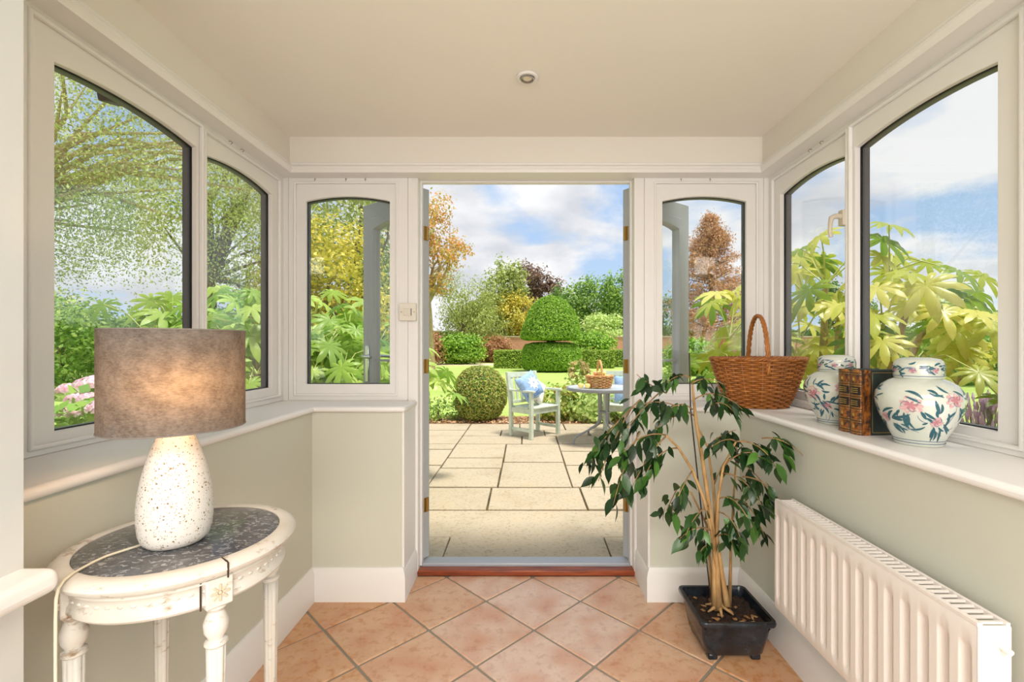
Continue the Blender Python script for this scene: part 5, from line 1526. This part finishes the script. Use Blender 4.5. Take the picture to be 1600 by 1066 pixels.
rt.build('surface_root', STEM, pot, smooth='all')
# leaf
def fig_leaf():
    mb = MB(); pr = [(0, .0), (.10, .16), (.25, .36), (.45, .44), (.65, .35), (.82, .16), (.92, .05), (1.0, 0)]
    vs = []; n = len(pr)
    for t_, w_ in pr:
        z = -.22 * t_ * t_
        vs += [(w_ * .5, t_, z + .10 * w_), (0, t_, z), (-w_ * .5, t_, z + .10 * w_)]
    fs = []
    for i in range(n - 1):
        a = i * 3; fs += [(a, a + 1, a + 4, a + 3), (a + 1, a + 2, a + 5, a + 4)]
    return mb.add(vs, fs)
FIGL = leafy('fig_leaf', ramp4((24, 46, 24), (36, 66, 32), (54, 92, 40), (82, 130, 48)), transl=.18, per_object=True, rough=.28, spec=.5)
lf0 = fig_leaf().build('leaf', FIGL, pot, smooth='all')
gl_ = random.Random(21)
twigs = [  # start, mid, end in picture and depth, leaves
    ((1085, 650, 1.88), (1030, 612, 1.80), (985, 640, 1.74), 11), ((1040, 614, 1.82), (1010, 600, 1.78), (995, 585, 1.76), 7), ((1030, 614, 1.80), (1000, 640, 1.72), (965, 690, 1.68), 12),
    ((1000, 625, 1.76), (960, 660, 1.72), (925, 712, 1.70), 11), ((985, 640, 1.74), (955, 690, 1.70), (935, 752, 1.68), 11), ((1040, 680, 1.76), (1000, 670, 1.70), (968, 715, 1.66), 12),
    ((1000, 675, 1.72), (975, 720, 1.68), (958, 790, 1.66), 12), ((1040, 682, 1.76), (1010, 710, 1.72), (985, 768, 1.70), 11), ((1060, 700, 1.78), (1025, 700, 1.74), (1005, 750, 1.70), 9),
    ((1082, 640, 1.88), (1060, 620, 1.84), (1035, 650, 1.80), 9), ((1060, 650, 1.85), (1030, 650, 1.78), (1010, 700, 1.74), 10), ((960, 665, 1.72), (935, 690, 1.74), (918, 722, 1.76), 6),
    ((1078, 590, 1.88), (1062, 580, 1.86), (1040, 600, 1.82), 7), ((1080, 600, 1.88), (1100, 585, 1.86), (1130, 600, 1.82), 7), ((1084, 625, 1.88), (1120, 600, 1.84), (1160, 640, 1.78), 10),
    ((1100, 640, 1.86), (1130, 615, 1.80), (1150, 650, 1.76), 7), ((1082, 735, 1.80), (1065, 760, 1.74), (1050, 800, 1.72), 8), ((1060, 760, 1.95), (1050, 780, 1.9), (1040, 800, 1.88), 6),
    ((1108, 790, 1.85), (1085, 800, 1.78), (1070, 840, 1.76), 7), ((1112, 830, 1.83), (1090, 815, 1.78), (1062, 842, 1.76), 6),
    ((1150, 690, 1.78), (1135, 680, 1.74), (1110, 700, 1.70), 7), ((1130, 730, 1.80), (1165, 690, 1.74), (1195, 720, 1.70), 9), ((1150, 690, 1.78), (1190, 685, 1.72), (1215, 735, 1.68), 10),
    ((1190, 685, 1.72), (1225, 680, 1.70), (1258, 715, 1.68), 9), ((1130, 740, 1.80), (1165, 740, 1.72), (1190, 790, 1.68), 10), ((1150, 720, 1.88), (1180, 730, 1.84), (1215, 790, 1.80), 10),
    ((1146, 780, 1.88), (1175, 780, 1.80), (1195, 840, 1.76), 9), ((1120, 800, 1.83), (1145, 800, 1.76), (1160, 850, 1.74), 8), ((1122, 780, 1.82), (1150, 765, 1.76), (1175, 825, 1.72), 9),
    ((1116, 850, 1.85), (1100, 850, 1.80), (1095, 862, 1.78), 5), ((1120, 840, 1.84), (1135, 825, 1.80), (1148, 850, 1.76), 6), ((1115, 760, 1.9), (1135, 700, 1.88), (1165, 700, 1.86), 7), ((1160, 745, 1.82), (1200, 745, 1.78), (1230, 800, 1.74), 8), ((1106, 700, 1.92), (1120, 680, 1.9), (1150, 672, 1.86), 6)]
first = True
for s, m_, e_, n_ in twigs:
    A, B, C = q3(*s), q3(*m_), q3(*e_)
    pts = [A * (1 - u) ** 2 + B * 2 * u * (1 - u) + C * u * u for u in [k / 8 for k in range(9)]]
    MB().tube(pts, [.0034 - .0022 * k / 8 for k in range(9)], 5).build('twig', TWIG, pot, smooth='all')
    for k in range(n_):
        u = .28 + .72 * (k + .5) / n_
        p_ = A * (1 - u) ** 2 + B * 2 * u * (1 - u) + C * u * u
        tg_ = (C - A).normalized() * .55 + Vector((gl_.uniform(-1, 1) * .8, gl_.uniform(-1, 1) * .7, -gl_.uniform(.25, 1.15)))
        rot = tg_.to_track_quat('Y', 'Z').to_matrix().to_4x4() @ Matrix.Rotation(gl_.uniform(-1.0, 1.0), 4, 'Y')
        s_ = gl_.uniform(.056, .084)
        p_ = p_ + Vector((gl_.uniform(-.012, .012), gl_.uniform(-.012, .012), gl_.uniform(-.008, .008)))
        p_.x = min(p_.x, XW - .07 - O3.x)
        if first: lf0.location = p_; lf0.rotation_euler = rot.to_euler(); lf0.scale = (s_,) * 3; first = False
        else: inst(lf0, 'leaf', pot, p_, rot.to_euler(), s_)

# smaller inner leaves behind the big ones
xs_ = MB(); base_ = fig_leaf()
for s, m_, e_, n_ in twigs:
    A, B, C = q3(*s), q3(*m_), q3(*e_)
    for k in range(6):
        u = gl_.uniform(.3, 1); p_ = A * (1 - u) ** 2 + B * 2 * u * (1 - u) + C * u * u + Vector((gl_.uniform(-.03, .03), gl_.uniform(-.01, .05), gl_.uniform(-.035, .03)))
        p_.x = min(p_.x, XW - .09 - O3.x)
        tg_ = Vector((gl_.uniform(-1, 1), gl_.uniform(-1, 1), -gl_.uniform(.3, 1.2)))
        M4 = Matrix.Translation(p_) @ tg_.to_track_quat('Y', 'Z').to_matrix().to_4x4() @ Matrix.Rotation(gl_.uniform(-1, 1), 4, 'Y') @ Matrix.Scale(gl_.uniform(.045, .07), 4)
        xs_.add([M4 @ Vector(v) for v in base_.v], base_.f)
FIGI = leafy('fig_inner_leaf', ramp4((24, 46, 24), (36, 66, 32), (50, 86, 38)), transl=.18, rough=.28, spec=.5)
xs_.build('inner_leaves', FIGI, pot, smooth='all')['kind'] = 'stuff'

# ================================================================== OUTSIDE FITTINGS SEEN IN THE GLASS HEADS
o = MB().obox((-XF - .14, 1.565, 2.035), (.04, .08, .03), Matrix.Rotation(.25, 3, 'X')).obox((-XF - .095, 1.565, 2.055), (.06, .03, .016), Matrix.Identity(3)).build('outdoor_light', GASKET, bevel=.006)
tag(o, 'small dark outdoor light fixed above the window over the round table', 'outdoor light')
o = MB().lathe([(0, -.02), (.018, -.018), (.022, 0), (.022, .05)], (XF + .13, 1.28, 1.985), 16).build('outdoor_sensor', hm, smooth=True)
tag(o, 'small cream round sensor fixed above the window behind the ginger jars', 'sensor')
